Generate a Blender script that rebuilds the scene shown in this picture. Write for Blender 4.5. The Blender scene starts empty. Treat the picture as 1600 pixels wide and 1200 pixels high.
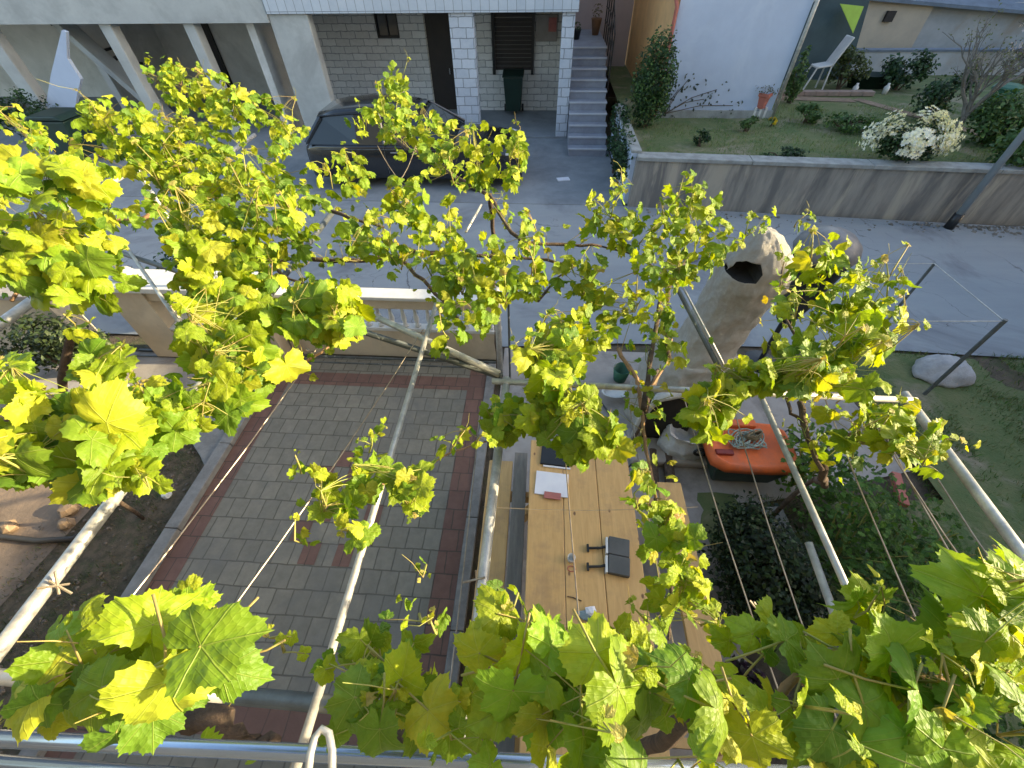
import bpy, math, random
import numpy as np
from mathutils import Vector, Matrix
random.seed(7); rng = np.random.default_rng(7)
S = bpy.context.scene; COL = S.collection
# ------------------------------------------------------------------ camera
F=652.; PITCH=47.6; ROLL=-1.0; YAW=4.3; CX,CY,CZ=0.,0.,4.0
def basis():
    p=math.radians(PITCH);y=math.radians(YAW);r=math.radians(ROLL)
    f=Vector((-math.sin(y)*math.cos(p),math.cos(y)*math.cos(p),-math.sin(p)))
    R0=Vector((math.cos(y),math.sin(y),0.)); U0=R0.cross(f)
    return R0*math.cos(r)+U0*math.sin(r), -R0*math.sin(r)+U0*math.cos(r), f
R_,U_,F_=basis()
cam_d=bpy.data.cameras.new('camera'); cam=bpy.data.objects.new('camera',cam_d); COL.objects.link(cam); S.camera=cam
cam.matrix_world=Matrix(((R_.x,U_.x,-F_.x,CX),(R_.y,U_.y,-F_.y,CY),(R_.z,U_.z,-F_.z,CZ),(0,0,0,1)))
cam_d.sensor_width=36; cam_d.lens=36*F/1600; cam_d.clip_start=.05; cam_d.clip_end=600
# ------------------------------------------------------------------ light
SUN_EL=16; SUN_AZ=86      # azimuth from +Y towards +X
w=bpy.data.worlds.new('World'); S.world=w; w.use_nodes=True
nt=w.node_tree; nt.nodes.clear()
sky=nt.nodes.new('ShaderNodeTexSky'); sky.sky_type='NISHITA'; sky.sun_disc=False
sky.sun_elevation=math.radians(SUN_EL); sky.sun_rotation=math.radians(SUN_AZ); sky.air_density=1.0; sky.dust_density=2.0; sky.ozone_density=1.0
bg=nt.nodes.new('ShaderNodeBackground'); bg.inputs[1].default_value=.15
wo=nt.nodes.new('ShaderNodeOutputWorld'); nt.links.new(sky.outputs[0],bg.inputs[0]); nt.links.new(bg.outputs[0],wo.inputs[0])
sd=bpy.data.lights.new('sun','SUN'); sd.energy=3.9; sd.angle=math.radians(.6); sd.color=(1,.84,.55)
so=bpy.data.objects.new('sun',sd); COL.objects.link(so)
D=Vector((math.sin(math.radians(SUN_AZ))*math.cos(math.radians(SUN_EL)),math.cos(math.radians(SUN_AZ))*math.cos(math.radians(SUN_EL)),math.sin(math.radians(SUN_EL))))
so.rotation_euler=D.to_track_quat('Z','Y').to_euler(); so.location=(20,0,20)
S.view_settings.view_transform='Standard'; S.view_settings.look='None'; S.view_settings.gamma=1; S.view_settings.exposure=1.78
S.view_settings.use_white_balance=True; S.view_settings.white_balance_temperature=6850
# ------------------------------------------------------------------ helpers
def ray(px,py): return R_*((px-800)/F)+U_*((600-py)/F)+F_
def at(px,py,z): d=ray(px,py); t=(z-CZ)/d.z; return Vector((CX+d.x*t,CY+d.y*t,z))
def atY(px,py,Y): d=ray(px,py); t=(Y-CY)/d.y; return Vector((CX+d.x*t,Y,CZ+d.z*t))
def depth(p): return (Vector(p)-Vector((CX,CY,CZ))).dot(F_)
OFF={}
def tag(o,label,cat,group=None):
    o['label']=label; o['category']=cat
    if group: o['group']=group
    return o
def thing(name,label,cat,loc=(0,0,0),group=None):
    o=bpy.data.objects.new(name,None); COL.objects.link(o); o.location=loc; o.empty_display_size=.1
    OFF[o.name]=Vector(loc); return tag(o,label,cat,group)
class MB:
    def __init__(s): s.v=[];s.f=[];s.m=[];s.mi=0
    def add(s,vs,fs,mi=None):
        b=len(s.v); s.v+= [tuple(v) for v in vs]; s.f+=[tuple(b+i for i in f) for f in fs]; s.m+=[s.mi if mi is None else mi]*len(fs); return s
    def box(s,x0,x1,y0,y1,z0,z1,mi=None):
        vs=[(x,y,z) for z in (z0,z1) for y in (y0,y1) for x in (x0,x1)]
        return s.add(vs,[(0,2,3,1),(4,5,7,6),(0,1,5,4),(2,6,7,3),(0,4,6,2),(1,3,7,5)],mi)
    def obox(s,c,ax,ay,az,mi=None):   # oriented box, half vectors
        c,ax,ay,az=map(Vector,(c,ax,ay,az))
        vs=[c+ax*i+ay*j+az*k for k in (-1,1) for j in (-1,1) for i in (-1,1)]
        return s.add(vs,[(0,2,3,1),(4,5,7,6),(0,1,5,4),(2,6,7,3),(0,4,6,2),(1,3,7,5)],mi)
    def tube(s,pts,r,n=8,mi=None,cap=True):
        pts=[Vector(p) for p in pts]; k=len(pts); rs=r if isinstance(r,(list,tuple)) else [r]*k
        vs=[];up=Vector((0.13,.21,1)).normalized()
        for i,p in enumerate(pts):
            t=(pts[min(i+1,k-1)]-pts[max(i-1,0)]).normalized()
            a=t.cross(up)
            if a.length<.05: a=t.cross(Vector((1,0,0)))
            a.normalize(); b=t.cross(a)
            for j in range(n):
                q=2*math.pi*j/n; vs.append(p+(a*math.cos(q)+b*math.sin(q))*rs[i])
        fs=[(i*n+j,i*n+(j+1)%n,(i+1)*n+(j+1)%n,(i+1)*n+j) for i in range(k-1) for j in range(n)]
        if cap: fs+=[tuple(range(n))[::-1],tuple((k-1)*n+j for j in range(n))]
        return s.add(vs,fs,mi)
    def prism(s,poly,axis,a,b,mi=None):  # poly 2d in the other two axes
        n=len(poly)
        def P(u,v,w): return {'x':(w,u,v),'y':(u,w,v),'z':(u,v,w)}[axis]
        vs=[P(u,v,a) for u,v in poly]+[P(u,v,b) for u,v in poly]
        fs=[(i,(i+1)%n,n+(i+1)%n,n+i) for i in range(n)]+[tuple(range(n))[::-1],tuple(range(n,2*n))]
        return s.add(vs,fs,mi)
    def lathe(s,c,prof,n=20,mi=None,sx=1,sy=1,jit=0):
        vs=[]
        for r,z in prof:
            for j in range(n):
                q=2*math.pi*j/n; rr=r*(1+random.uniform(-jit,jit)); vs.append((c[0]+rr*sx*math.cos(q),c[1]+rr*sy*math.sin(q),c[2]+z))
        k=len(prof)
        fs=[(i*n+j,i*n+(j+1)%n,(i+1)*n+(j+1)%n,(i+1)*n+j) for i in range(k-1) for j in range(n)]
        fs+=[tuple(range(n))[::-1],tuple((k-1)*n+j for j in range(n))]
        return s.add(vs,fs,mi)
    def build(s,name,mats,parent=None,smooth=False,bevel=0,org=None):
        if not isinstance(mats,(list,tuple)): mats=[mats]
        o_=Vector(org) if org else (OFF[parent.name] if parent else Vector((0,0,0)))
        me=bpy.data.meshes.new(name); me.from_pydata([tuple(Vector(v)-o_) for v in s.v],[],s.f)
        for m in mats: me.materials.append(m)
        if len(mats)>1: me.polygons.foreach_set('material_index',s.m)
        if smooth: me.polygons.foreach_set('use_smooth',[True]*len(s.f))
        me.update(); o=bpy.data.objects.new(name,me); COL.objects.link(o)
        if parent: o.parent=parent; OFF[o.name]=o_
        else: o.location=o_; OFF[o.name]=o_
        if bevel:
            b=o.modifiers.new('bevel','BEVEL'); b.width=bevel; b.segments=2; b.limit_method='ANGLE'
        return o
def struct(o): o['kind']='structure'; return o
def stuff(o): o['kind']='stuff'; return o
def rough_sub(o,levels,strength,size,smooth=True):
    a=o.modifiers.new('sub','SUBSURF'); a.subdivision_type='SIMPLE'; a.levels=a.render_levels=levels
    t=bpy.data.textures.new(o.name+'_t','CLOUDS'); t.noise_scale=size; t.noise_depth=5
    d=o.modifiers.new('disp','DISPLACE'); d.texture=t; d.strength=strength; d.texture_coords='LOCAL'; d.mid_level=.5
    return o
# ------------------------------------------------------------------ materials
def nodes(name):
    m=bpy.data.materials.new(name); m.use_nodes=True; t=m.node_tree; b=t.nodes['Principled BSDF']; return m,t,b
def N(t,k,**kw):
    n=t.nodes.new(k)
    for a,v in kw.items(): setattr(n,a,v)
    return n
def mixc(t,fac,a,b,bt='MIX'):
    n=N(t,'ShaderNodeMix',data_type='RGBA',blend_type=bt)
    for i,s in ((0,fac),(6,a),(7,b)):
        if isinstance(s,bpy.types.NodeSocket): t.links.new(s,n.inputs[i])
        elif i==0: n.inputs[0].default_value=s
        else: n.inputs[i].default_value=(*s,1)
    return n.outputs[2]
def noise(t,vec,scale,detail=4,rough=.6,dist=0):
    n=N(t,'ShaderNodeTexNoise'); n.inputs['Scale'].default_value=scale; n.inputs['Detail'].default_value=detail; n.inputs['Roughness'].default_value=rough; n.inputs['Distortion'].default_value=dist
    if vec is not None: t.links.new(vec,n.inputs['Vector'])
    return n.outputs['Fac']
def ramp(t,fac,a,b):
    n=N(t,'ShaderNodeMapRange'); n.inputs[1].default_value=a; n.inputs[2].default_value=b; t.links.new(fac,n.inputs[0]); return n.outputs[0]
def coord(t,scale=(1,1,1),rot=(0,0,0)):
    c=N(t,'ShaderNodeTexCoord'); mp=N(t,'ShaderNodeMapping'); mp.inputs['Scale'].default_value=scale; mp.inputs['Rotation'].default_value=rot
    t.links.new(c.outputs['Object'],mp.inputs[0]); return mp.outputs[0]
def bump(t,b,h,s,d=.02):
    n=N(t,'ShaderNodeBump'); n.inputs['Strength'].default_value=s; n.inputs['Distance'].default_value=d; t.links.new(h,n.inputs['Height']); t.links.new(n.outputs[0],b.inputs['Normal'])
def M(name,c1,c2=None,scale=6,rough=.8,bs=.25,metal=0,c3=None,sc3=1.2,stretch=(1,1,1),bd=.01,lo=.35,hi=.65,lo3=.5,hi3=.7):
    m,t,b=nodes(name); c2=c2 or tuple(x*.75 for x in c1); v=coord(t,stretch)
    n=noise(t,v,scale,6,.65); col=mixc(t,ramp(t,n,lo,hi),c1,c2)
    if c3: col=mixc(t,ramp(t,noise(t,v,sc3,5,.7,.4),lo3,hi3),col,c3)
    t.links.new(col,b.inputs['Base Color']); b.inputs['Roughness'].default_value=rough; b.inputs['Metallic'].default_value=metal
    if bs: bump(t,b,noise(t,v,scale*6,5,.7),bs,bd)
    return m
def brick(name,c1,c2,mortar,w,h,ms=.008,axes='xz',off=.5,dist=.0,rough=.85,bs=.6,dirt=None,jit=.35):
    m,t,b=nodes(name); c=N(t,'ShaderNodeTexCoord'); sp=N(t,'ShaderNodeSeparateXYZ'); t.links.new(c.outputs['Object'],sp.inputs[0])
    cb=N(t,'ShaderNodeCombineXYZ')
    for i,a in enumerate(axes): t.links.new(sp.outputs['xyz'.index(a)],cb.inputs[i])
    vec=cb.outputs[0]
    if dist:
        nn=N(t,'ShaderNodeTexNoise'); nn.inputs['Scale'].default_value=7; t.links.new(vec,nn.inputs['Vector'])
        vm=N(t,'ShaderNodeVectorMath',operation='MULTIPLY_ADD'); t.links.new(nn.outputs['Color'],vm.inputs[0]); vm.inputs[1].default_value=(dist,dist,0); t.links.new(vec,vm.inputs[2]); vec=vm.outputs[0]
    br=N(t,'ShaderNodeTexBrick'); br.offset=off; br.inputs['Scale'].default_value=1; br.inputs['Mortar Size'].default_value=ms; br.inputs['Mortar Smooth'].default_value=.3; br.inputs['Brick Width'].default_value=w; br.inputs['Row Height'].default_value=h; br.inputs['Bias'].default_value=0
    br.inputs['Color1'].default_value=(*c1,1); br.inputs['Color2'].default_value=(*c2,1); br.inputs['Mortar'].default_value=(*mortar,1); t.links.new(vec,br.inputs['Vector'])
    n=noise(t,vec,9,6,.7); col=mixc(t,jit,br.outputs['Color'],n,'OVERLAY')
    if dirt: col=mixc(t,ramp(t,noise(t,vec,1.1,6,.7,.5),.5,.75),col,dirt)
    t.links.new(col,b.inputs['Base Color']); b.inputs['Roughness'].default_value=rough
    inv=N(t,'ShaderNodeMath',operation='MULTIPLY_ADD'); t.links.new(br.outputs['Fac'],inv.inputs[0]); inv.inputs[1].default_value=-1; t.links.new(n,inv.inputs[2])
    bump(t,b,inv.outputs[0],bs,.006)
    return m
mt={}
mt['soil']=M('soil',(.15,.115,.08),(.08,.065,.045),9,.95,.8,c3=(.07,.09,.035),sc3=2.5,bd=.03)
def road_mat():
    m,t,b=nodes('road_surface'); v=coord(t); v2=coord(t,(.25,1,1))
    col=mixc(t,ramp(t,noise(t,v2,1.3,6,.7),.3,.7),(.31,.34,.355),(.25,.275,.295))
    col=mixc(t,ramp(t,noise(t,v,.5,5,.7,.6),.52,.68),col,(.17,.18,.20))
    col=mixc(t,ramp(t,noise(t,v,60,3,.8),.62,.75),col,(.42,.42,.42))
    col=mixc(t,ramp(t,noise(t,v,90,3,.8),.64,.78),col,(.10,.10,.11))
    for sc_,w_ in ((.35,.006),(1.1,.004)):
        vo=N(t,'ShaderNodeTexVoronoi',feature='DISTANCE_TO_EDGE'); vo.inputs['Scale'].default_value=sc_
        nn=N(t,'ShaderNodeTexNoise'); nn.inputs['Scale'].default_value=2.5; nn.inputs['Detail'].default_value=6; t.links.new(v,nn.inputs['Vector'])
        vm=N(t,'ShaderNodeVectorMath',operation='MULTIPLY_ADD'); t.links.new(nn.outputs['Color'],vm.inputs[0]); vm.inputs[1].default_value=(.6,.6,0); t.links.new(v,vm.inputs[2]); t.links.new(vm.outputs[0],vo.inputs['Vector'])
        ck=ramp(t,vo.outputs['Distance'],w_,w_*.2); gate=ramp(t,noise(t,v,.6,2),.5,.6)
        mu=N(t,'ShaderNodeMath',operation='MULTIPLY'); t.links.new(ck,mu.inputs[0]); t.links.new(gate,mu.inputs[1])
        cl=N(t,'ShaderNodeClamp'); t.links.new(mu.outputs[0],cl.inputs[0]); col=mixc(t,cl.outputs[0],col,(.09,.09,.095))
    t.links.new(col,b.inputs['Base Color']); b.inputs['Roughness'].default_value=.85; bump(t,b,noise(t,v,45,5,.8),.4,.006); return m
mt['road']=road_mat()
mt['yardpave']=M('concrete_yard',(.28,.305,.325),(.21,.235,.255),2,.85,.2,c3=(.17,.185,.20),sc3=.9)
mt['slab']=M('light_paving',(.40,.365,.33),(.32,.29,.265),3,.85,.3,c3=(.22,.2,.18),sc3=2)
mt['kerb']=M('kerb_concrete',(.27,.265,.25),(.19,.185,.175),10,.9,.4)
mt['wallc']=M('concrete_wall',(.33,.31,.27),(.17,.165,.155),2.4,.9,.35,c3=(.42,.38,.31),sc3=1.6,stretch=(1.3,1.3,.22),lo=.4,hi=.6,lo3=.52,hi3=.62)
mt['wallcap']=M('wall_cap',(.36,.38,.37),(.24,.25,.24),5,.9,.3)
mt['render']=M('blue_white_render',(.52,.61,.76),(.45,.53,.67),1.2,.85,.25,c3=(.58,.66,.78),sc3=.6,lo=.3,hi=.7)
mt['orange_render']=M('orange_render',(.75,.45,.2),(.6,.36,.17),2,.85,.2)
mt['plaster']=M('grey_plaster',(.52,.54,.52),(.42,.44,.43),1.5,.85,.2,c3=(.35,.36,.35),sc3=.8)
mt['plaster_in']=M('lifted_interior_plaster',(.74,.72,.68),(.62,.61,.57),1.5,.9,.2,c3=(.5,.49,.45),sc3=.7)  # interior plaster, base colour raised to lighten the shaded porch and bays
mt['tiles']=brick('white_facing_tiles',(.58,.64,.7),(.52,.58,.64),(.22,.25,.28),.21,.45,.006,'xz',off=0,jit=.2)
mt['stone']=brick('stone_cladding',(.78,.78,.76),(.64,.64,.62),(.34,.35,.36),.42,.17,.012,'xz',dist=.05,jit=.5)
mt['pillarstone']=brick('pillar_stone',(.62,.67,.74),(.52,.57,.64),(.24,.27,.3),.34,.2,.01,'xz',dist=.03,jit=.3)
mt['dark']=M('dark_brown_paint',(.025,.02,.02),(.018,.015,.015),4,.5,.1)
mt['doordk']=M('dark_door',(.03,.022,.018),(.02,.016,.014),4,.55,.1)
mt['step']=M('stair_stone',(.33,.36,.42),(.26,.28,.33),4,.7,.2)
mt['stepedge']=M('stair_edge',(.55,.58,.62),(.48,.5,.54),4,.7,.1)
mt['tanwall']=M('tan_plaster',(.66,.55,.40),(.55,.46,.34),3,.85,.25,c3=(.48,.39,.28),sc3=1.5)
mt['whitep']=M('white_paint',(.70,.70,.67),(.58,.58,.56),5,.6,.15)
mt['pavers']=brick('grey_pavers',(.245,.222,.172),(.19,.175,.138),(.12,.108,.083),.165,.21,.007,'xy',dist=.02,dirt=(.16,.155,.14),jit=.4)
mt['redpavers']=brick('red_pavers',(.20,.108,.08),(.165,.09,.068),(.095,.068,.052),.165,.21,.006,'xy',dist=.02,dirt=(.16,.09,.07),jit=.4)
mt['galv']=M('galvanised_pipe',(.55,.54,.50),(.36,.36,.34),14,.42,.15,metal=.35,c3=(.7,.68,.6),sc3=8)
mt['pipedk']=M('weathered_grey_pipe',(.16,.18,.18),(.09,.10,.10),10,.5,.2,metal=.3,c3=(.5,.5,.45),sc3=12,lo3=.62,hi3=.68)
mt['wire']=M('wire_metal',(.42,.36,.28),(.28,.22,.16),30,.45,0,metal=.6)
mt['rail']=M('blue_steel_tube',(.35,.42,.52),(.28,.34,.44),3,.22,0,metal=.75)
mt['bark']=M('vine_bark',(.16,.105,.07),(.07,.05,.035),18,.95,.9,stretch=(1,1,1),bd=.02)
mt['barklt']=M('light_cane_bark',(.42,.25,.13),(.25,.15,.08),16,.85,.5)
mt['shoot']=M('green_shoot',(.30,.36,.07),(.33,.22,.08),8,.6,0)
def wood_mat():
    m,t,b=nodes('varnished_wood'); v=coord(t,(6,.5,6)); n=noise(t,v,6,6,.6,1.2)
    col=mixc(t,ramp(t,n,.3,.7),(.66,.42,.17),(.55,.33,.12))
    k=N(t,'ShaderNodeTexVoronoi'); k.inputs['Scale'].default_value=7; t.links.new(coord(t,(1,.6,1)),k.inputs['Vector'])
    col=mixc(t,ramp(t,k.outputs['Distance'],.09,.05),col,(.18,.09,.04))
    col=mixc(t,ramp(t,noise(t,coord(t),2.5,5,.7),.5,.8),col,(.35,.22,.11))
    t.links.new(col,b.inputs['Base Color']); b.inputs['Roughness'].default_value=.55; bump(t,b,n,.15,.004); return m
mt['wood']=wood_mat()
mt['woodgrey']=M('grey_wood',(.25,.23,.2),(.17,.16,.14),8,.85,.3,stretch=(4,.5,1))
mt['rock']=M('rough_limestone',(.78,.75,.68),(.64,.60,.52),26,.95,1,c3=(.62,.54,.43),sc3=2.6,bd=.04)
mt['rocktop']=M('pale_rock',(.72,.70,.64),(.55,.53,.49),6,.95,.8,bd=.03)
mt['soot']=M('soot',(.015,.014,.013),(.03,.027,.024),5,1,.2)
mt['stonegrey']=M('field_stone',(.50,.50,.50),(.34,.34,.35),6,.9,.6,bd=.03)
mt['orange']=M('orange_plastic',(.80,.16,.035),(.62,.13,.04),5,.62,.15,c3=(.50,.14,.07),sc3=3.5)
mt['orangedk']=M('dark_red_plastic',(.22,.02,.012),(.16,.015,.01),3,.5,0)
mt['greenpl']=M('dark_green_plastic',(.012,.04,.03),(.01,.028,.022),3,.45,.05)
mt['greenpl2']=M('mid_green_plastic',(.03,.15,.09),(.02,.11,.07),3,.5,.05)
mt['blackpl']=M('black_plastic',(.018,.02,.022),(.012,.013,.015),6,.4,.05)
mt['greyrub']=M('grey_rubber',(.10,.105,.105),(.07,.075,.075),6,.6,.1)
mt['paper']=M('white_paper',(.78,.80,.86),(.70,.72,.8),6,.8,0)
mt['redpaper']=M('pinkish_card',(.45,.16,.14),(.36,.13,.12),8,.8,0)
mt['clearpl']=M('pale_translucent_plastic',(.70,.72,.74),(.55,.6,.62),8,.3,.1)
mt['whitesack']=M('white_sack',(.62,.63,.62),(.46,.47,.48),7,.7,.6,bd=.03)
mt['brownlt']=M('dry_brown_earth',(.29,.21,.145),(.21,.155,.11),3,.95,.5,c3=(.13,.09,.06),sc3=1.3,bd=.02)
mt['hose']=M('dark_hose',(.05,.045,.035),(.035,.03,.025),5,.6,.1)
mt['cloth']=M('blue_grey_cloth',(.25,.33,.36),(.16,.22,.25),9,.9,.4)
mt['terra']=M('terracotta',(.52,.17,.13),(.42,.14,.1),8,.8,.1)
mt['lime']=M('lime_cloth',(.48,.72,.12),(.42,.62,.1),4,.8,.1)
mt['tarp']=M('dark_blue_green_tarp',(.05,.09,.10),(.035,.065,.075),2,.7,.2)
mt['shedw']=M('beige_shed_plaster',(.60,.50,.38),(.5,.42,.33),2,.9,.2)
mt['greyblock']=M('grey_block_wall',(.46,.48,.50),(.36,.38,.40),2,.9,.3,c3=(.38,.34,.3),sc3=1)
mt['slate']=M('slate_roof',(.17,.21,.26),(.12,.15,.19),4,.8,.3)
mt['pinkw']=M('pink_render',(.52,.42,.40),(.45,.37,.36),2,.85,.1)
mt['lamp']=M('lamp_post_metal',(.36,.42,.46),(.30,.35,.39),5,.5,.05,metal=.3)
mt['brass']=M('brown_pot',(.25,.14,.07),(.2,.1,.05),6,.6,.1)
def paint():
    m,t,b=nodes('black_car_paint'); b.inputs['Base Color'].default_value=(.012,.015,.02,1); b.inputs['Roughness'].default_value=.25
    b.inputs['Coat Weight'].default_value=.8; b.inputs['Coat Roughness'].default_value=.05
    bump(t,b,noise(t,coord(t),3,2),.03,.01); return m
mt['car']=paint()
def glass():
    m,t,b=nodes('tinted_glass'); b.inputs['Base Color'].default_value=(.02,.03,.035,1); b.inputs['Roughness'].default_value=.05; b.inputs['Specular IOR Level'].default_value=.8; return m
mt['glass']=glass()
mt['lens']=M('headlight_lens',(.75,.78,.82),(.5,.53,.58),20,.15,0)
mt['chrome']=M('bright_metal',(.7,.7,.7),(.6,.6,.6),5,.25,0,metal=.9)
def leafmat(name,vein=True,trans=.42,tint=(1,1,1)):
    m,t,b=nodes(name); a=N(t,'ShaderNodeAttribute'); a.attribute_name='leafcol'
    col=a.outputs['Color']
    v=N(t,'ShaderNodeAttribute'); v.attribute_name='lco'
    hi=None
    if vein:
        sp=N(t,'ShaderNodeSeparateXYZ'); t.links.new(v.outputs['Vector'],sp.inputs[0])
        best=None
        for ang in (0,50,-50,108,-108):
            s,c=math.sin(math.radians(ang)),math.cos(math.radians(ang))
            dp=N(t,'ShaderNodeVectorMath',operation='DOT_PRODUCT'); t.links.new(v.outputs['Vector'],dp.inputs[0]); dp.inputs[1].default_value=(c,-s,0)
            ab=N(t,'ShaderNodeMath',operation='ABSOLUTE'); t.links.new(dp.outputs['Value'],ab.inputs[0])
            da=N(t,'ShaderNodeVectorMath',operation='DOT_PRODUCT'); t.links.new(v.outputs['Vector'],da.inputs[0]); da.inputs[1].default_value=(s,c,0)
            lt=N(t,'ShaderNodeMath',operation='LESS_THAN'); t.links.new(da.outputs['Value'],lt.inputs[0]); lt.inputs[1].default_value=0
            su=N(t,'ShaderNodeMath',operation='ADD'); t.links.new(ab.outputs[0],su.inputs[0]); t.links.new(lt.outputs[0],su.inputs[1])
            if best is None: best=su.outputs[0]
            else:
                mn=N(t,'ShaderNodeMath',operation='MINIMUM'); t.links.new(best,mn.inputs[0]); t.links.new(su.outputs[0],mn.inputs[1]); best=mn.outputs[0]
        hi=ramp(t,best,.019,.003)
        # side veins
        wv=N(t,'ShaderNodeTexWave',wave_type='BANDS'); wv.inputs['Scale'].default_value=2.6; wv.inputs['Distortion'].default_value=1.5; mpn=N(t,'ShaderNodeMapping'); mpn.inputs['Rotation'].default_value=(0,0,.8)
        av=N(t,'ShaderNodeVectorMath',operation='ABSOLUTE'); t.links.new(v.outputs['Vector'],av.inputs[0]); t.links.new(av.outputs[0],mpn.inputs[0]); t.links.new(mpn.outputs[0],wv.inputs['Vector'])
        sv=ramp(t,wv.outputs['Fac'],.10,0.0)
        mx=N(t,'ShaderNodeMath',operation='MULTIPLY_ADD'); t.links.new(sv,mx.inputs[0]); mx.inputs[1].default_value=.16; t.links.new(hi,mx.inputs[2]); hi=mx.outputs[0]
        cl=N(t,'ShaderNodeClamp'); t.links.new(hi,cl.inputs[0]); hi=cl.outputs[0]
        ng=noise(t,v.outputs['Vector'],3.5,4,.6)
        col=mixc(t,ramp(t,ng,.3,.75),col,mixc(t,1.0,col,(.72,.85,.6),'MULTIPLY'))
        m2=N(t,'ShaderNodeMath',operation='MULTIPLY'); t.links.new(hi,m2.inputs[0]); m2.inputs[1].default_value=.3
        col=mixc(t,m2.outputs[0],col,(.58,.64,.2))
        cr=N(t,'ShaderNodeTexVoronoi'); cr.inputs['Scale'].default_value=7; t.links.new(v.outputs['Vector'],cr.inputs['Vector'])
        ma=N(t,'ShaderNodeMath',operation='MULTIPLY_ADD'); t.links.new(cr.outputs['Distance'],ma.inputs[0]); ma.inputs[1].default_value=.9; t.links.new(hi,ma.inputs[2])
        bump(t,b,ma.outputs[0],.55,.004)
    t.links.new(col,b.inputs['Base Color']); b.inputs['Roughness'].default_value=.5; b.inputs['Specular IOR Level'].default_value=.35
    tr=N(t,'ShaderNodeBsdfTranslucent'); t.links.new(mixc(t,1.0,col,(1.25,1.12,.35),'MULTIPLY'),tr.inputs['Color'])
    ms=N(t,'ShaderNodeMixShader'); ms.inputs[0].default_value=trans; t.links.new(b.outputs[0],ms.inputs[1]); t.links.new(tr.outputs[0],ms.inputs[2])
    t.links.new(ms.outputs[0],t.nodes['Material Output'].inputs['Surface']); return m
mt['leaf']=leafmat('grape_leaf'); mt['shrubleaf']=leafmat('shrub_leaf',False,.25); mt['petal']=leafmat('petal',False,.3)
# ------------------------------------------------------------------ leaf geometry
ANG0=[0,7,14,20,26,33,40,46,52,58,64,71,78,86,94,102,110,118,127,136,146,157,168,176]
RAD0=[1.,.89,.90,.80,.76,.84,.82,.95,.88,.90,.80,.78,.70,.80,.77,.86,.78,.81,.70,.74,.62,.64,.50,.14]
ANG=[];RAD=[]
for i_ in range(len(ANG0)-1):
    ANG+=[ANG0[i_],(ANG0[i_]+ANG0[i_+1])/2]; RAD+=[RAD0[i_]*(1.0 if i_ else 1.03),(RAD0[i_]+RAD0[i_+1])/2*(.955)]
ANG.append(ANG0[-1]); RAD.append(RAD0[-1])
def leaf_tpl(lod):
    if lod==0: A=ANG; Rr=RAD; rings=(.3,.55,.8,1)
    elif lod==1: A=ANG[::2]+[176]; Rr=[1.,.88,.75,.84,.92,.78,.70,.80,.80,.70,.64,.50,.14]; rings=(.55,1)
    else: A=[0,26,50,78,108,140,172]; Rr=[1,.76,.92,.72,.82,.66,.3]; rings=(1,)
    full=[(a,r) for a,r in zip(A,Rr)]+[(-a,r) for a,r in list(zip(A,Rr))[:0:-1]]
    n=len(full); vs=[(0,0)]
    for k in rings:
        for a,r in full:
            q=math.radians(a); vs.append((math.sin(q)*r*k,math.cos(q)*r*k))
    fs=[]
    for i in range(n-0):
        j=(i+1)%n
        fs.append((0,1+j,1+i,1+i))
        for g in range(len(rings)-1): fs.append((1+g*n+i,1+g*n+j,1+(g+1)*n+j,1+(g+1)*n+i))
    return np.array(vs),fs
TPL=[leaf_tpl(i) for i in range(3)]
SHR=(np.array([(0,-1.),(.55,-.1),(0,1.),(-.55,-.1),(0,-.1)]),[(0,1,4,4),(1,2,4,4),(2,3,4,4),(3,0,4,4)])
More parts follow.
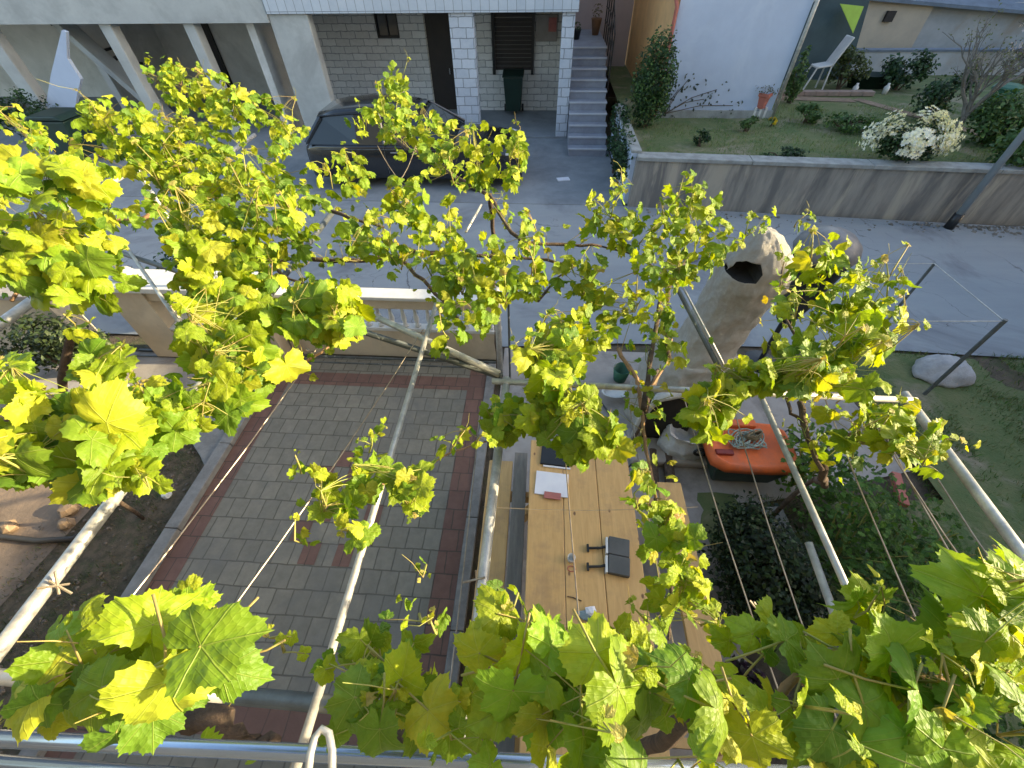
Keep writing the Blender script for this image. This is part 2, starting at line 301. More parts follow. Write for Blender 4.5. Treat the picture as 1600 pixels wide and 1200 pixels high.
class Leaves:
    def __init__(s): s.v=[];s.f=[];s.c=[];s.l=[];s.n=0
    def add(s,pos,nrm,tip,size,col,lod=0,curl=.25,fold=.2):
        vs,fs=TPL[lod] if lod<3 else SHR
        n_=Vector(nrm).normalized(); rand_=random.uniform(.9,1.12); t_=Vector(tip); t_=(t_-n_*t_.dot(n_))
        if t_.length<1e-3: t_=n_.orthogonal()
        t_.normalize(); x_=t_.cross(n_)
        X,Y=vs[:,0],vs[:,1]; th=np.arctan2(X,Y); a1,a2=random.uniform(0,6.28),random.uniform(0,6.28)
        fk=1+.11*np.sin(2*th+a1)+.08*np.sin(3*th+a2)+.05*np.sin(5*th+a1+a2); X=X*fk; Y=Y*fk; r2=X*X+Y*Y; ph=random.uniform(0,6.28)
        Z=-curl*r2+fold*np.abs(X)+.10*np.sin(3*np.arctan2(X,Y)+ph)*r2+.07*np.sin(7*np.arctan2(X,Y)+ph*2)*r2+.03*np.sin(9*X+ph)*np.sin(8*Y+ph*1.7)*(r2>.02) -.15*curl*Y*np.abs(Y)
        P=np.outer(X*rand_,x_)+np.outer(Y/rand_,t_)+np.outer(Z,n_); Z=Z-random.uniform(0,.35)*np.maximum(r2-.35,0)*np.sin(th*1.5+a1)**2; P=np.outer(X*rand_,x_)+np.outer(Y/rand_,t_)+np.outer(Z,n_); P=P*size*.5+np.array(pos)
        s.v.append(P); s.f.append(([tuple(s.n+i for i in f) for f in fs])); s.n+=len(vs)
        s.c.append(np.tile([*col,1.],(len(vs),1))); s.l.append(np.column_stack([X,Y,np.zeros_like(X)]))
    def build(s,name,mat,parent,extra=None,emat=None):
        V=np.concatenate(s.v)-np.array(OFF[parent.name]); me=bpy.data.meshes.new(name)
        fl=[]
        for F2 in s.f:
            for f in F2: fl.append(f[:3] if len(f)>3 and f[2]==f[3] else f)
        nl=len(fl); nv=len(V); VL=V.tolist()
        if extra:
            o_=Vector(OFF[parent.name]); VL+=[list(Vector(v)-o_) for v in extra.v]; fl+=[tuple(nv+i for i in f) for f in extra.f]
            s.c.append(np.tile([.3,.35,.1,1.],(len(extra.v),1))); s.l.append(np.zeros((len(extra.v),3)))
        me.from_pydata(VL,[],fl); me.materials.append(mat)
        if extra: me.materials.append(emat); me.polygons.foreach_set('material_index',[0]*nl+[1]*(len(fl)-nl))
        a=me.attributes.new('leafcol','FLOAT_COLOR','POINT'); a.data.foreach_set('color',np.concatenate(s.c).ravel())
        a=me.attributes.new('lco','FLOAT_VECTOR','POINT'); a.data.foreach_set('vector',np.concatenate(s.l).ravel())
        me.polygons.foreach_set('use_smooth',[True]*len(fl)); me.update()
        o=bpy.data.objects.new(name,me); COL.objects.link(o); o.parent=parent; OFF[o.name]=OFF[parent.name]; return o
def rv(): return Vector(rng.normal(size=3)).normalized()
dkg_=[(.03,.075,.03),(.045,.1,.035),(.02,.05,.025)]
def shrub(name,label,cat,c,rad,n,size,cols,group=None,petals=None,stems=6,top=False):
    c=Vector(c); o=thing(name,label,cat,(c.x,c.y,c.z),group)
    L=Leaves(); cl=[rv()*random.uniform(.45,.85) for _ in range(max(6,n//60))]
    ctr=c+Vector((0,0,rad[2]*.95))
    for i in range(n):
        k=random.choice(cl); d=(k+rv()*random.uniform(.05,.42)); 
        if d.length>1.08: d*=1.0/d.length
        p=ctr+Vector((d.x*rad[0],d.y*rad[1],d.z*rad[2]*.95)); nn=(d.normalized()*.6+Vector((0,0,.5))+rv()*.8)
        cc=random.choice(cols); f=random.uniform(.65,1.35)
        L.add(p,nn,rv()+Vector((0,0,-.2)),size*random.uniform(.6,1.3),[x*f for x in cc],3,.2,.3)
    L.build('foliage',mt['shrubleaf'],o)
    b=MB()
    for i in range(stems):
        e=ctr+Vector((random.choice(cl).x*rad[0]*.8,random.choice(cl).y*rad[1]*.8,rad[2]*random.uniform(-.1,.6)))
        m_=c.lerp(e,.5)+rv()*rad[0]*.12; b.tube([c+Vector((random.uniform(-.05,.05),random.uniform(-.05,.05),-.02)),m_,e],[.014+rad[0]*.015,.01+rad[0]*.008,.005],6)
    b.build('stems',mt['bark'],o)
    if petals:
        P=Leaves(); n2,ps,pc=petals
        for i in range(n2):
            k=random.choice(cl); d=k.normalized()*random.uniform(.88,1.08)+rv()*.25
            if d.z<-.3: d.z*=-.5
            p=ctr+Vector((d.x*rad[0],d.y*rad[1],d.z*rad[2])); ax=(d+rv()*.4).normalized()
            f=random.uniform(.85,1.1); q0=random.uniform(0,6); u=ax.orthogonal().normalized(); w_=ax.cross(u)
            for j in range(5):
                q=q0+j*1.257; tp=u*math.cos(q)+w_*math.sin(q)
                P.add(p+tp*ps*.3,ax-tp*.45,tp,ps*.8,[min(1,x*f) for x in pc],3,.1,.1)
        P.build('blossoms',mt['petal'],o)
    return o
# ================================================================== SETTING
b=MB(); b.add([(-150,-60,-.03),(150,-60,-.03),(150,200,-.03),(-150,200,-.03)],[(0,1,2,3)]); struct(b.build('ground',mt['soil']))
def sheet(name,poly,z,mat):
    b=MB(); b.add([(x,y,z) for x,y in poly],[tuple(range(len(poly)))]); return struct(b.build(name,mat))
sheet('road',[(-60,4.35),(-.45,4.35),(1.2,4.5),(4.8,4.55),(9,4.35),(60,4.1),(60,8.2),(9,8.25),(1.85,8.85),(-60,9.2)],0.0,mt['road'])
sheet('front_yard_paving',[(-60,9.204),(1.75,8.854),(1.72,19),(-60,19)],.004,mt['yardpave'])
sheet('path',[(-7.5,2.9),(-3.62,2.7),(-3.62,4.0),(-7.5,4.0)],-.012,mt['slab'])
sheet('stone_paving',[(-.42,-2),(1.6,-2),(1.9,2.0),(4.1,2.6),(3.9,4.0),(2.6,4.34),(-.42,4.34)],-.010,mt['slab'])
# driveway
b=MB()
def cell(x0,x1,y0,y1,z,mi): b.add([(x0,y0,z),(x1,y0,z),(x1,y1,z),(x0,y1,z)],[(0,1,2,3)],mi)
cell(-3.42,-.62,-2.5,4.0,.0,0)
cell(-3.42,-3.2,-2.5,4.0,.004,1); cell(-.84,-.62,-2.5,4.0,.004,1); cell(-3.2,-.84,3.5,3.72,.004,1); cell(-3.2,-.84,.02,.24,.004,1)
for px0,py0 in [(533,718),(508,752),(480,815),(478,860),(535,858),(560,752),(585,790),(575,830),(500,790)]:
    p=at(px0,py0,.004); x=math.floor(p.x/.165)*.165; y=math.floor(p.y/.21)*.21; cell(x,x+.165,y,y+.21,.0045,1)
struct(b.build('driveway',[mt['pavers'],mt['redpavers']]))
b=MB()
y=-2.5
while y<3.9:
    y2=y+1.0
    b.box(-3.56,-3.425,y+.006,min(y2,3.98),-.03,.07+random.uniform(-.006,.006)); b.box(-.615,-.50,y+.3,min(y2+.294,3.98),-.03,.03); y=y2
struct(b.build('kerb',mt['kerb'],bevel=.008))
p=at(330,690,.02); b=MB(); b.prism([(-3.57,3.1),(-3.57,2.2),(-3.72,2.35),(-4.2,2.75),(-4.3,3.2),(-3.9,3.6)],'z',-.03,.03); struct(b.build('concrete_footing',mt['kerb'],bevel=.01))
# grassy yard right
b=MB(); nx,ny=50,60; vs=[];fs=[]
for j in range(ny+1):
    for i in range(nx+1):
        x=1.65+i*(14/nx); yy=-3+j*(7.45/ny); vs.append((x,yy,-.02+.05*math.sin(x*2.1+yy)*math.sin(yy*1.7+1)+random.uniform(0,.02)+ (-.05 if x<1.8 else .02)))
for j in range(ny):
    for i in range(nx):
        a=j*(nx+1)+i; 
        cxx,cyy=vs[a][0],vs[a][1]
        if cxx<4.1-.0 and cyy>2.2: continue
        fs.append((a,a+1,a+nx+2,a+nx+1))
b.add(vs,fs); mt['lawn']=M('lawn_soil',(.085,.135,.045),(.15,.165,.07),3,.95,.8,c3=(.28,.24,.17),sc3=1.0,bd=.03,lo3=.52,hi3=.66); struct(b.build('lawn',mt['lawn'],smooth=True))
def grass(name,label,region,n,hmin,hmax,cols,zf,mask=None):
    o=bpy.data.objects.new
    L=Leaves(); e=thing('tmp','x','x',(0,0,0)); k=0
    while k<n:
        x=random.uniform(region[0],region[1]); y=random.uniform(region[2],region[3])
        if mask and not mask(x,y): continue
        h=random.uniform(hmin,hmax); z=zf(x,y); tip=Vector((random.uniform(-.6,.6),random.uniform(-.6,.6),1)); nn=rv(); nn.z=abs(nn.z)*.3
        cc=random.choice(cols); f=random.uniform(.6,1.4)
        tip.normalize(); sd=tip.cross(nn).normalized()*h*.055
        base=Vector((x,y,z-.01)); P=np.array([base-sd,base+sd,base+tip*h*.6+sd*.7,base+tip*h+Vector((random.uniform(-.3,.3),random.uniform(-.3,.3),-.1))*h*.5,base+tip*h*.6-sd*.7])
        L.v.append(P); L.f.append([(L.n,L.n+1,L.n+2,L.n+4),(L.n+4,L.n+2,L.n+3)]); L.n+=5; L.c.append(np.tile([cc[0]*f,cc[1]*f,cc[2]*f,1.],(5,1))); L.l.append(np.zeros((5,3))); k+=1
    g=L.build(name,mt['shrubleaf'],e); g.parent=None; bpy.data.objects.remove(e); stuff(g); g['label']=label; g['category']='grass'
def sn(x,y): return math.sin(x*1.9+y*.7)*math.sin(y*2.3-x*.9)+.5*math.sin(x*5+y*3.1)
grass('grass','short green grass with bare dry patches beside the road',(2.2,9,-.5,4.5),60000,.02,.08,[(.05,.13,.03),(.08,.17,.04),(.12,.17,.06),(.17,.17,.08)],lambda x,y:0.01,lambda x,y:(x>4.1 or y<2.2) and (sn(x,y)>-.35 or random.random()<.15))
# planting strip left
b=MB(); b.add([(-5.1,-2,-.012),(-3.57,-2,-.012),(-3.57,2.8,-.012),(-4.6,2.9,-.012)],[(0,1,2,3)]); mt['dirt']=M('litter_soil',(.19,.14,.09),(.09,.075,.045),14,.95,1,c3=(.06,.085,.03),sc3=5,bd=.03); struct(b.build('planting_strip',mt['dirt']))
b=MB(); b.add([(-12,-2,-.008),(-5.0,-2,-.008),(-4.4,2.6,-.008),(-12,2.6,-.008)],[(0,1,2,3)]); struct(b.build('earth_yard',mt['brownlt']))
grass('weeds','sparse low weeds in the planting strip left of the driveway',(-4.9,-3.6,-.8,3.0),5200,.02,.06,[(.07,.12,.03),(.12,.10,.05),(.05,.08,.03),(.17,.12,.07)],lambda x,y:-.01,lambda x,y:sn(x*3,y*3)>-.2 and x>-5.1+(y+2)*.1)
# raised garden across the road
sheet('garden_lawn',[(1.95,8.95),(30,8.0),(30,30),(1.95,30)],.86,mt['lawn'])
b=MB(); b.add([(1.78,8.95,.8),(30,8.0,.8),(30,8.0,-.02),(1.78,8.95,-.02)],[(0,1,2,3)])
grass('garden_grass','low green grass of the raised garden behind the concrete wall',(2.1,13,8.9,12.8),16000,.03,.09,[(.10,.20,.05),(.14,.23,.06),(.19,.2,.09)],lambda x,y:.86,lambda x,y:sn(x*.8,y)>-.6 and y>8.95-.04*x)
for pts in ([(8.0,13.3),(8.25,13.45),(10.0,9.9),(9.7,9.75)],[(5.6,13.35),(8.0,13.05),(8.0,13.4),(5.6,13.8)]):
    sheet('garden_path',pts,.872,mt['brownlt'])
# retaining wall
wd=Vector((9.3,-.62,0)); wA=Vector((1.85,8.82,0)); wB=wA+wd*3.2
d=wd.normalized(); nrm=Vector((d.y,-d.x,0))
if nrm.y>0: nrm=-nrm
o=thing('retaining_wall','long low streaked concrete wall between the road and the raised garden','wall',wA)
b=MB(); mid=(wA+wB)/2; hl=(wB-wA)/2; b.obox(mid-nrm*.12+Vector((0,0,.44)),hl,nrm*-.12,(0,0,.47)); b.build('wall',mt['wallc'],o)
b=MB(); k=0
L_=(wB-wA).length; n=14
for i in range(n):
    c=wA+d*(L_*(i+.5)/n); b.obox(c-nrm*.12+Vector((0,0,.945)),d*(L_/n/2-.006),nrm*-.16,(0,0,.035))
b.build('coping',mt['wallcap'],o,bevel=.01)
o=thing('garden_side_wall','short grey wall running back beside the outdoor stairs','wall',(1.85,9,0))
MB().box(1.78,1.92,9.0,12.2,-.02,.98).build('wall',mt['render'],o); MB().box(1.75,1.95,8.99,12.2,.98,1.03).build('coping',mt['wallcap'],o,bevel=.008)
b=MB()
for k in range(520):
    x=random.choice((random.uniform(1.9,14),random.gauss(8.5,.8),random.gauss(10.5,.9))); y=8.72-.067*(x-1.85)-abs(random.gauss(0,.16))-.02; r=random.uniform(.006,.024)*random.choice((1,1,1.8))
    b.lathe((x,y,0),[(r,0),(r*.9,r*.5),(r*.2,r*.8)],5,jit=.35)
mt['grit']=M('grit_mix',(.26,.24,.21),(.12,.11,.09),8,.95,.3); o=stuff(b.build('gravel',mt['grit'])); o['label']='loose grit and small stones along the foot of the concrete wall'; o['category']='gravel'
b=MB()
for k in range(500):
    x=random.uniform(-4.9,-3.6); y=random.uniform(-.6,2.9); r=random.uniform(.006,.022)
    b.lathe((x,y,-.012),[(r,0),(r*.9,r*.5),(r*.2,r*.8)],5,jit=.35)
mt['peb']=M('pebble_mix',(.2,.16,.12),(.11,.09,.07),30,.9,.2); o=stuff(b.build('pebbles',mt['peb'])); o['label']='scattered pebbles in the planting strip left of the driveway'; o['category']='gravel'
# ================================================================== HOUSES ACROSS
H=thing('stone_house','stone-clad house with recessed porch, white tiled lintel and pillars','house',(-2.6,13,0))
MB().box(-6.7,.72,12.88,13.2,2.66,3.6).build('lintel',mt['tiles'],H,bevel=.01)
b=MB(); b.box(-7.3,-4.9,15.4,15.65,0,2.72); b.box(-4.9,-4.25,15.4,15.65,0,1.86); b.box(-4.9,-4.25,15.4,15.65,2.5,2.72); b.box(-4.25,-3.5,15.4,15.65,0,2.72); b.box(-3.5,-2.75,15.4,15.65,2.45,2.72); b.box(-2.75,-1.5,15.4,15.65,0,2.72); b.box(-1.5,-.4,15.4,15.65,2.5,2.72); b.box(-1.5,-.4,15.4,15.65,0,1.1); b.box(-.4,.62,15.4,15.65,0,2.72); b.box(.45,.62,13.2,15.4,0,2.72)
b.build('wall',mt['stone'],H)
MB().box(-7.3,.7,13.2,22,2.725,3.0).build('ceiling',mt['plaster_in'],H)
MB().box(-7.3,.7,13.35,22,3.0,6.2).build('upper_wall',mt['plaster'],H)
b=MB(); b.prism([(12.6,6.2),(22.6,6.2),(17.6,8.4)],'x',-7.6,1.0); b.build('roof',mt['slate'],H)
MB().box(-6.9,.7,12.95,15.4,-.02,.06).build('porch_floor',mt['yardpave'],H,bevel=.01)
w_=MB().box(-4.88,-4.27,15.46,15.52,1.88,2.48).build('window',mt['glass'],H)
b=MB(); b.box(-4.9,-4.25,15.38,15.46,1.86,1.9); b.box(-4.9,-4.25,15.38,15.46,2.46,2.5); b.box(-4.9,-4.86,15.38,15.46,1.9,2.46); b.box(-4.29,-4.25,15.38,15.46,1.9,2.46); b.box(-4.59,-4.56,15.4,15.46,1.9,2.46); b.build('frame',mt['dark'],w_)
dr=MB().box(-3.47,-2.78,15.44,15.5,.06,2.45).build('door',mt['doordk'],H); MB().box(-2.9,-2.86,15.36,15.44,1.0,1.15).build('handle',mt['chrome'],dr)
b=MB()
for i in range(14): b.box(-1.48,-.42,15.4,15.45-.012*(i%2),1.1+i*.1,1.1+i*.1+.094)
ro=b.build('roller_shutter',mt['dark'],H); MB().box(-1.56,-1.48,15.3,15.4,1.0,2.5).build('guide_rail',mt['blackpl'],ro); MB().box(-.42,-.34,15.3,15.4,1.0,2.5).build('guide_rail',mt['blackpl'],ro)
MB().box(-.30,.30,15.3,15.398,1.78,2.36).build('meter_box',M('meter_box',(.3,.27,.25),(.24,.22,.2),5,.6,.1),H,bevel=.01)
MB().box(.05,.27,15.27,15.298,2.0,2.3).build('red_sign',mt['redpaper'],H)
for x0,x1 in ((-2.33,-1.74),(.36,.66)):
    b=MB(); b.box(x0,x1,12.96,13.3,0,2.66); b.build('pillar',mt['pillarstone'],H,bevel=.012)
# left building
H=thing('grey_carport_house','grey plastered house with open carport bays at the upper left','house',(-12,13,0))
MB().box(-30,-6.72,12.9,13.2,2.5,3.6).build('beam',mt['plaster'],H)
b=MB(); b.box(-30,-7.3,17.0,17.2,0,2.7); b.box(-7.5,-7.3,13.2,17,0,2.7); b.box(-13.0,-12.8,14.2,17,0,2.7); b.build('wall',mt['plaster_in'],H)
MB().box(-30,-7.32,13.2,22,2.7,3.0).build('ceiling',mt['plaster_in'],H)
MB().box(-30,-7.32,13.4,22,3.0,6).build('upper_wall',mt['plaster'],H)
b=MB(); b.prism([(12.6,6.0),(22.6,6.0),(17.6,8)],'x',-30.3,-7.6); b.build('roof',mt['slate'],H)
for x0,x1,y0 in ((-6.72,-5.75,12.95),(-9.0,-8.72,13.0),(-11.2,-10.9,13.0),(-14.6,-14.2,13.0),(-18,-17.6,13.0)):
    MB().box(x0,x1,y0,y0+.3,0,2.66 if x0>-7 else 2.5).build('pillar',mt['plaster'],H,bevel=.02)
MB().box(-8.6,-7.55,16.9,16.99,0,2.3).build('door',mt['doordk'],H)
MB().box(-11.6,-10.9,16.9,16.99,0,2.2).build('door',mt['dark'],H)
b=MB(); b.obox((-12.2,13.9,1.35),(.9,0,-1.25),(0,.25,0),(.06,0,.05)); b.build('stair_stringer',mt['plaster'],H)
b=MB()
for i in range(7): b.box(-13.7+i*.24,-13.46+i*.24,14.3,15.1,2.3-i*.2,2.36-i*.2)
b.build('stair_treads',mt['dark'],H)
pf=[atY(x,y,12.6) for x,y in [(96,47),(103,50),(105,92),(126,124),(121,146),(112,200),(71,166),(79,117)]]; n_=len(pf)
b=MB(); b.add(pf+[p+Vector((.02,.08,0)) for p in pf],[tuple(range(n_)),tuple(range(n_,2*n_))[::-1]]+[(i,n_+i,n_+(i+1)%n_,(i+1)%n_) for i in range(n_)])
tag(b.build('leaning_panel',mt['render'],org=(pf[6].x,12.6,0),bevel=.006),'tall pale blue-grey panel leaning upright among the carport bays at upper left','panel')
shrub('dark_corner_shrub','dark green shrub at the far upper left edge beside the green container','shrub',(-14.0,12.2,0),(.9,.6,.7),1800,.10,dkg_)
# far-left container + shrub
C=thing('green_container','dark green lidded waste container standing left of the pale panel','container',(-11.9,10.9,0))
b=MB(); b.prism([(-12.2,.2),(-11.5,.2),(-11.4,1.0),(-12.3,1.0)],'y',10.6,11.3); b.build('body',mt['greenpl'],C,bevel=.03)
b=MB(); b.prism([(-12.35,1.02),(-11.35,1.02),(-11.5,1.12),(-12.2,1.12)],'y',10.55,11.35); b.build('lid',mt['greenpl'],C,bevel=.03)
for x in (-12.1,-11.6):
    for y in (10.7,11.2): MB().tube([(x,y-.03,.1),(x,y+.03,.1)],.1,12).build('wheel',mt['blackpl'],C)
# stairs
T=thing('outdoor_stairs','blue-grey stone outdoor stairs climbing right of the white pillar','stairs',(1.12,11.65,0))
b=MB(); e=MB(); n=10; go=.30; ri=.18
for i in range(n):
    y0=11.65+i*go; b.box(.68,1.62,y0,y0+go if i<n-1 else 17.2,-.02,(i+1)*ri-.03); e.box(.66,1.64,y0-.02,y0+go-.02 if i<n-1 else 17.2,(i+1)*ri-.03,(i+1)*ri)
b.build('steps',mt['step'],T); e.build('treads',mt['step'],T)
e=MB()
for i in range(n): e.box(.66,1.64,11.65+i*go-.024,11.65+i*go+.03,(i+1)*ri-.028,(i+1)*ri+.003)
e.build('nosing',mt['stepedge'],T)
b=MB()
for i in range(6):
    y=13.4+i*.5; z=min(1.8,(y-11.4)/.3*.18); b.tube([(1.68,y,z-.2),(1.68,y,z+1.0)],.018,8)
for hh in (.35,.65,1.0): b.tube([(1.68,13.4,1.2+hh),(1.68,14.6,1.8+hh),(1.68,16.0,1.8+hh)],.02,8)
b.build('railing',mt['dark'],T)
W=thing('landing_wall','pale beige house wall behind the top of the outdoor stairs','wall',(1.1,17.2,1.8))
MB().box(.7,2.6,17.2,17.4,0,4.5).build('wall',mt['pinkw'],W)
P=thing('plant_pot','small dark plant pot on the stair landing by the white pillar','plant pot',(.86,15.5,1.8))
b=MB(); b.lathe((.86,15.5,1.8),[(.08,0),(.12,.2),(.13,.22),(.11,.22),(.1,.18)]); b.build('pot',mt['blackpl'],P,smooth=True)
L=Leaves()
for i in range(60): L.add(Vector((.86,15.5,2.08))+rv()*.1,rv()+Vector((0,0,1)),rv(),.06,(.05,.1,.03),3)
L.build('foliage',mt['shrubleaf'],P)
P=thing('clay_pot','brown clay pot with a dry plant at the back of the stair landing','plant pot',(1.45,16.2,1.8))
b=MB(); b.lathe((1.45,16.2,1.8),[(.09,0),(.15,.35),(.16,.38),(.13,.38),(.12,.33)]); b.build('pot',mt['brass'],P,smooth=True)
L=Leaves()
for i in range(50): L.add(Vector((1.45,16.2,2.35))+rv()*.15,rv()+Vector((0,0,1)),rv(),.07,(.15,.13,.06),3)
L.build('foliage',mt['shrubleaf'],P)
# right house: blue-white gable
H=thing('blue_white_house','pale blue-white rendered house with an orange side wall above the garden','house',(4.0,11.75,.86))
MB().box(2.72,5.36,11.75,11.95,.8,4.2).build('wall',mt['render'],H)
MB().box(2.66,2.72,11.78,18,.3,4.2).build('side_wall',mt['orange_render'],H)
MB().box(2.74,5.34,11.95,18,.8,4.2).build('body',mt['render'],H)
MB().box(2.70,5.40,11.70,11.748,.8,1.02).build('plinth',mt['wallcap'],H,bevel=.008)
b=MB(); b.prism([(2.4,4.2),(5.7,4.2),(4.04,5.6)],'y',11.5,18.3); b.build('roof',mt['slate'],H)
b=MB(); b.tube([(2.62,11.72,4.2),(2.62,11.72,2.95),(2.66,11.70,2.85),(2.66,11.70,.9)],.04,10); b.build('drainpipe',mt['terra'],H,smooth=True)
b=MB(); b.tube([(5.42,11.72,4.2),(5.42,11.72,.9)],.04,10); b.build('drainpipe',mt['galv'],H,smooth=True)
# wall vines
V=thing('wall_creeper','sparse creeper leaves scattered across the foot of the blue-white wall','creeper',(3.3,11.7,.86))
L=Leaves(); b=MB()
for (px0,py0,r,k) in [(1045,120,18,16),(1060,140,25,16),(1040,160,30,30),(1100,155,15,14),(1120,140,22,10),(1145,165,18,10),(1030,175,20,20),(1010,150,15,20),(1075,125,15,10)]:
    c=atY(px0,py0,11.7)
    for i in range(k):
        p=c+Vector((random.gauss(0,r*.008),-random.uniform(0,.05),random.gauss(0,r*.008))); L.add(p,Vector((0,-1,.3))+rv()*.5,rv(),random.uniform(.05,.1),(.05,.07,.06),3)
    b.tube([(2.9,11.69,.95),c.lerp(Vector((2.9,11.7,.95)),.5)+Vector((0,0,.08)),c],.008,5)
L.build('foliage',mt['shrubleaf'],V); b.build('stems',mt['bark'],V)
# ================================================================== GARDEN
dkg=[(.03,.075,.03),(.045,.1,.035),(.02,.05,.025)]; mdg=[(.07,.15,.045),(.05,.11,.035),(.10,.18,.05)]
shrub('climbing_shrub','tall rounded green shrub against the corner of the orange wall','shrub',(2.35,11.0,.86),(.46,.42,.95),6500,.07,mdg+dkg)
shrub('hedge_plant','dark ivy hedge filling the gap right of the outdoor stairs','hedge',(1.74,10.6,0),(.22,1.6,.75),2200,.09,dkg)
shrub('garden_bush','small dark round bush alone on the left of the garden lawn','bush',at(1092,228,.86),(.24,.22,.16),500,.06,dkg,'bushes in the raised garden')
shrub('garden_bush','small green bush in front of the terracotta planter','bush',at(1165,205,.86),(.24,.2,.17),500,.06,mdg,'bushes in the raised garden')
shrub('garden_bush','rounded mid-green bush by the right corner of the blue-white house','bush',at(1258,192,.86),(.36,.3,.24),900,.07,mdg,'bushes in the raised garden')
shrub('garden_bush','low spreading bush just behind the concrete wall','bush',at(1225,250,.86),(.5,.2,.12),600,.06,dkg,'bushes in the raised garden')
shrub('garden_bush','broad light green ground bush left of the path','bush',at(1325,205,.86),(.7,.5,.17),1300,.07,mdg,'bushes in the raised garden')
shrub('garden_bush','dense dark bush behind the bare tree','bush',at(1450,190,.86),(.6,.5,.55),1600,.09,dkg,'bushes in the raised garden')
shrub('garden_bush','large leafy green bush right of the bare tree','bush',at(1535,225,.86),(.75,.6,.5),2200,.1,mdg,'bushes in the raised garden')
shrub('garden_bush','leafy green bush at the right edge behind the lamp post','bush',at(1590,265,.86),(.7,.45,.42),1800,.1,mdg,'bushes in the raised garden')
shrub('garden_bush','dark bush behind the brick-edged path near the far wall','bush',at(1400,140,.86),(.7,.5,.45),1300,.11,dkg,'bushes in the raised garden')
shrub('garden_bush','olive green bush in front of the dark tarp','bush',at(1310,140,.86),(.55,.5,.5),1100,.1,[(.1,.14,.05),(.07,.1,.04)],'bushes in the raised garden')
shrub('garden_bush','slim green bush against the right corner of the blue-white house','bush',at(1232,160,.86),(.25,.3,.6),900,.09,mdg,'bushes in the raised garden')
shrub('white_flower_bush','large bush covered in white blossoms behind the concrete wall','bush',at(1396,256,.86),(.66,.42,.42),1700,.08,dkg,None,(1500,.06,(.93,.95,.93)))
shrub('yellow_flower_plant','small yellow flowering plant by the corner of the blue-white house','plant',at(1203,198,.86),(.1,.1,.1),120,.04,mdg,None,(40,.04,(.8,.6,.03)),3)
shrub('blossom_tree','pale pink blossoming tree at the upper right corner','tree',at(1597,130,.86),(.8,.8,1.0),900,.08,[(.18,.13,.12),(.1,.1,.06)],None,(260,.09,(.7,.6,.64)),10)
# terracotta planter
pc=at(1182,183,.86); P=thing('planter_stand','terracotta planter on white legs against the blue-white wall','planter',pc)
b=MB(); b.lathe(pc+Vector((0,0,.2)),[(.14,0),(.18,.22),(.21,.24),(.21,.30),(.17,.30),(.16,.25)],4); b.build('planter',mt['terra'],P)
b=MB()
for dx in (-.12,0,.12): b.box(pc.x+dx-.025,pc.x+dx+.025,pc.y-.1,pc.y+.1,pc.z,pc.z+.22)
b.build('legs',mt['whitep'],P)
L=Leaves()
for i in range(220): L.add(pc+Vector((random.gauss(0,.13),random.gauss(0,.1),.56+random.gauss(0,.04))),rv()+Vector((0,0,1)),rv(),.05,random.choice([(.1,.12,.05),(.16,.13,.08),(.06,.08,.04)]),3)
L.build('foliage',mt['shrubleaf'],P)
# bare tree
tc=at(1478,225,.86); T=thing('bare_tree','bare branching fruit tree in the garden beside the path','tree',tc)
b=MB()
def branch(p,dr,ln,r,lv,tips):
    q=p+dr*ln; mdp=p.lerp(q,.5)+rv()*ln*.08; b.tube([p,mdp,q],[r,r*.8,r*.6],6 if lv<2 else 4)
    if lv>=5: tips.append(q); return
    for _ in range(3 if lv<3 else 2):
        nd=(dr+rv()*.55+Vector((0,0,.12))).normalized(); branch(q if random.random()<.7 else mdp,nd,ln*random.uniform(.6,.85),r*.6,lv+1,tips)
tips=[]; branch(tc,Vector((.02,.02,1)),.55,.07,0,tips); branch(tc+Vector((0,0,.5)),Vector((.6,.2,.7)).normalized(),.7,.04,1,tips); branch(tc+Vector((0,0,.45)),Vector((-.5,.2,.8)).normalized(),.6,.04,1,tips)
b.build('trunk',M('grey_bark',(.2,.19,.17),(.12,.115,.1),15,.9,.4),T)
L=Leaves()
for q in tips:
    for _ in range(2): L.add(q+rv()*.08,rv(),rv(),.05,(.14,.17,.08),3)
L.build('crown',mt['shrubleaf'],T)
# lamp post
lb=at(1482,356,0); T=thing('lamp_post','slim grey metal lamp post with a black base by the concrete wall','lamp post',lb)
b=MB(); b.tube([lb,lb+Vector((0,0,.28))],[.085,.08],14); b.build('base',mt['blackpl'],T,smooth=True)
b=MB(); b.tube([lb+Vector((0,0,.28)),lb+Vector((0,0,6))],[.06,.045],14); b.build('pole',mt['lamp'],T,smooth=True)
b=MB(); b.obox(lb+Vector((-.35,0,6.0)),(.4,0,0),(0,.12,0),(0,0,.05)); b.build('lamp_head',mt['lamp'],T,bevel=.03)
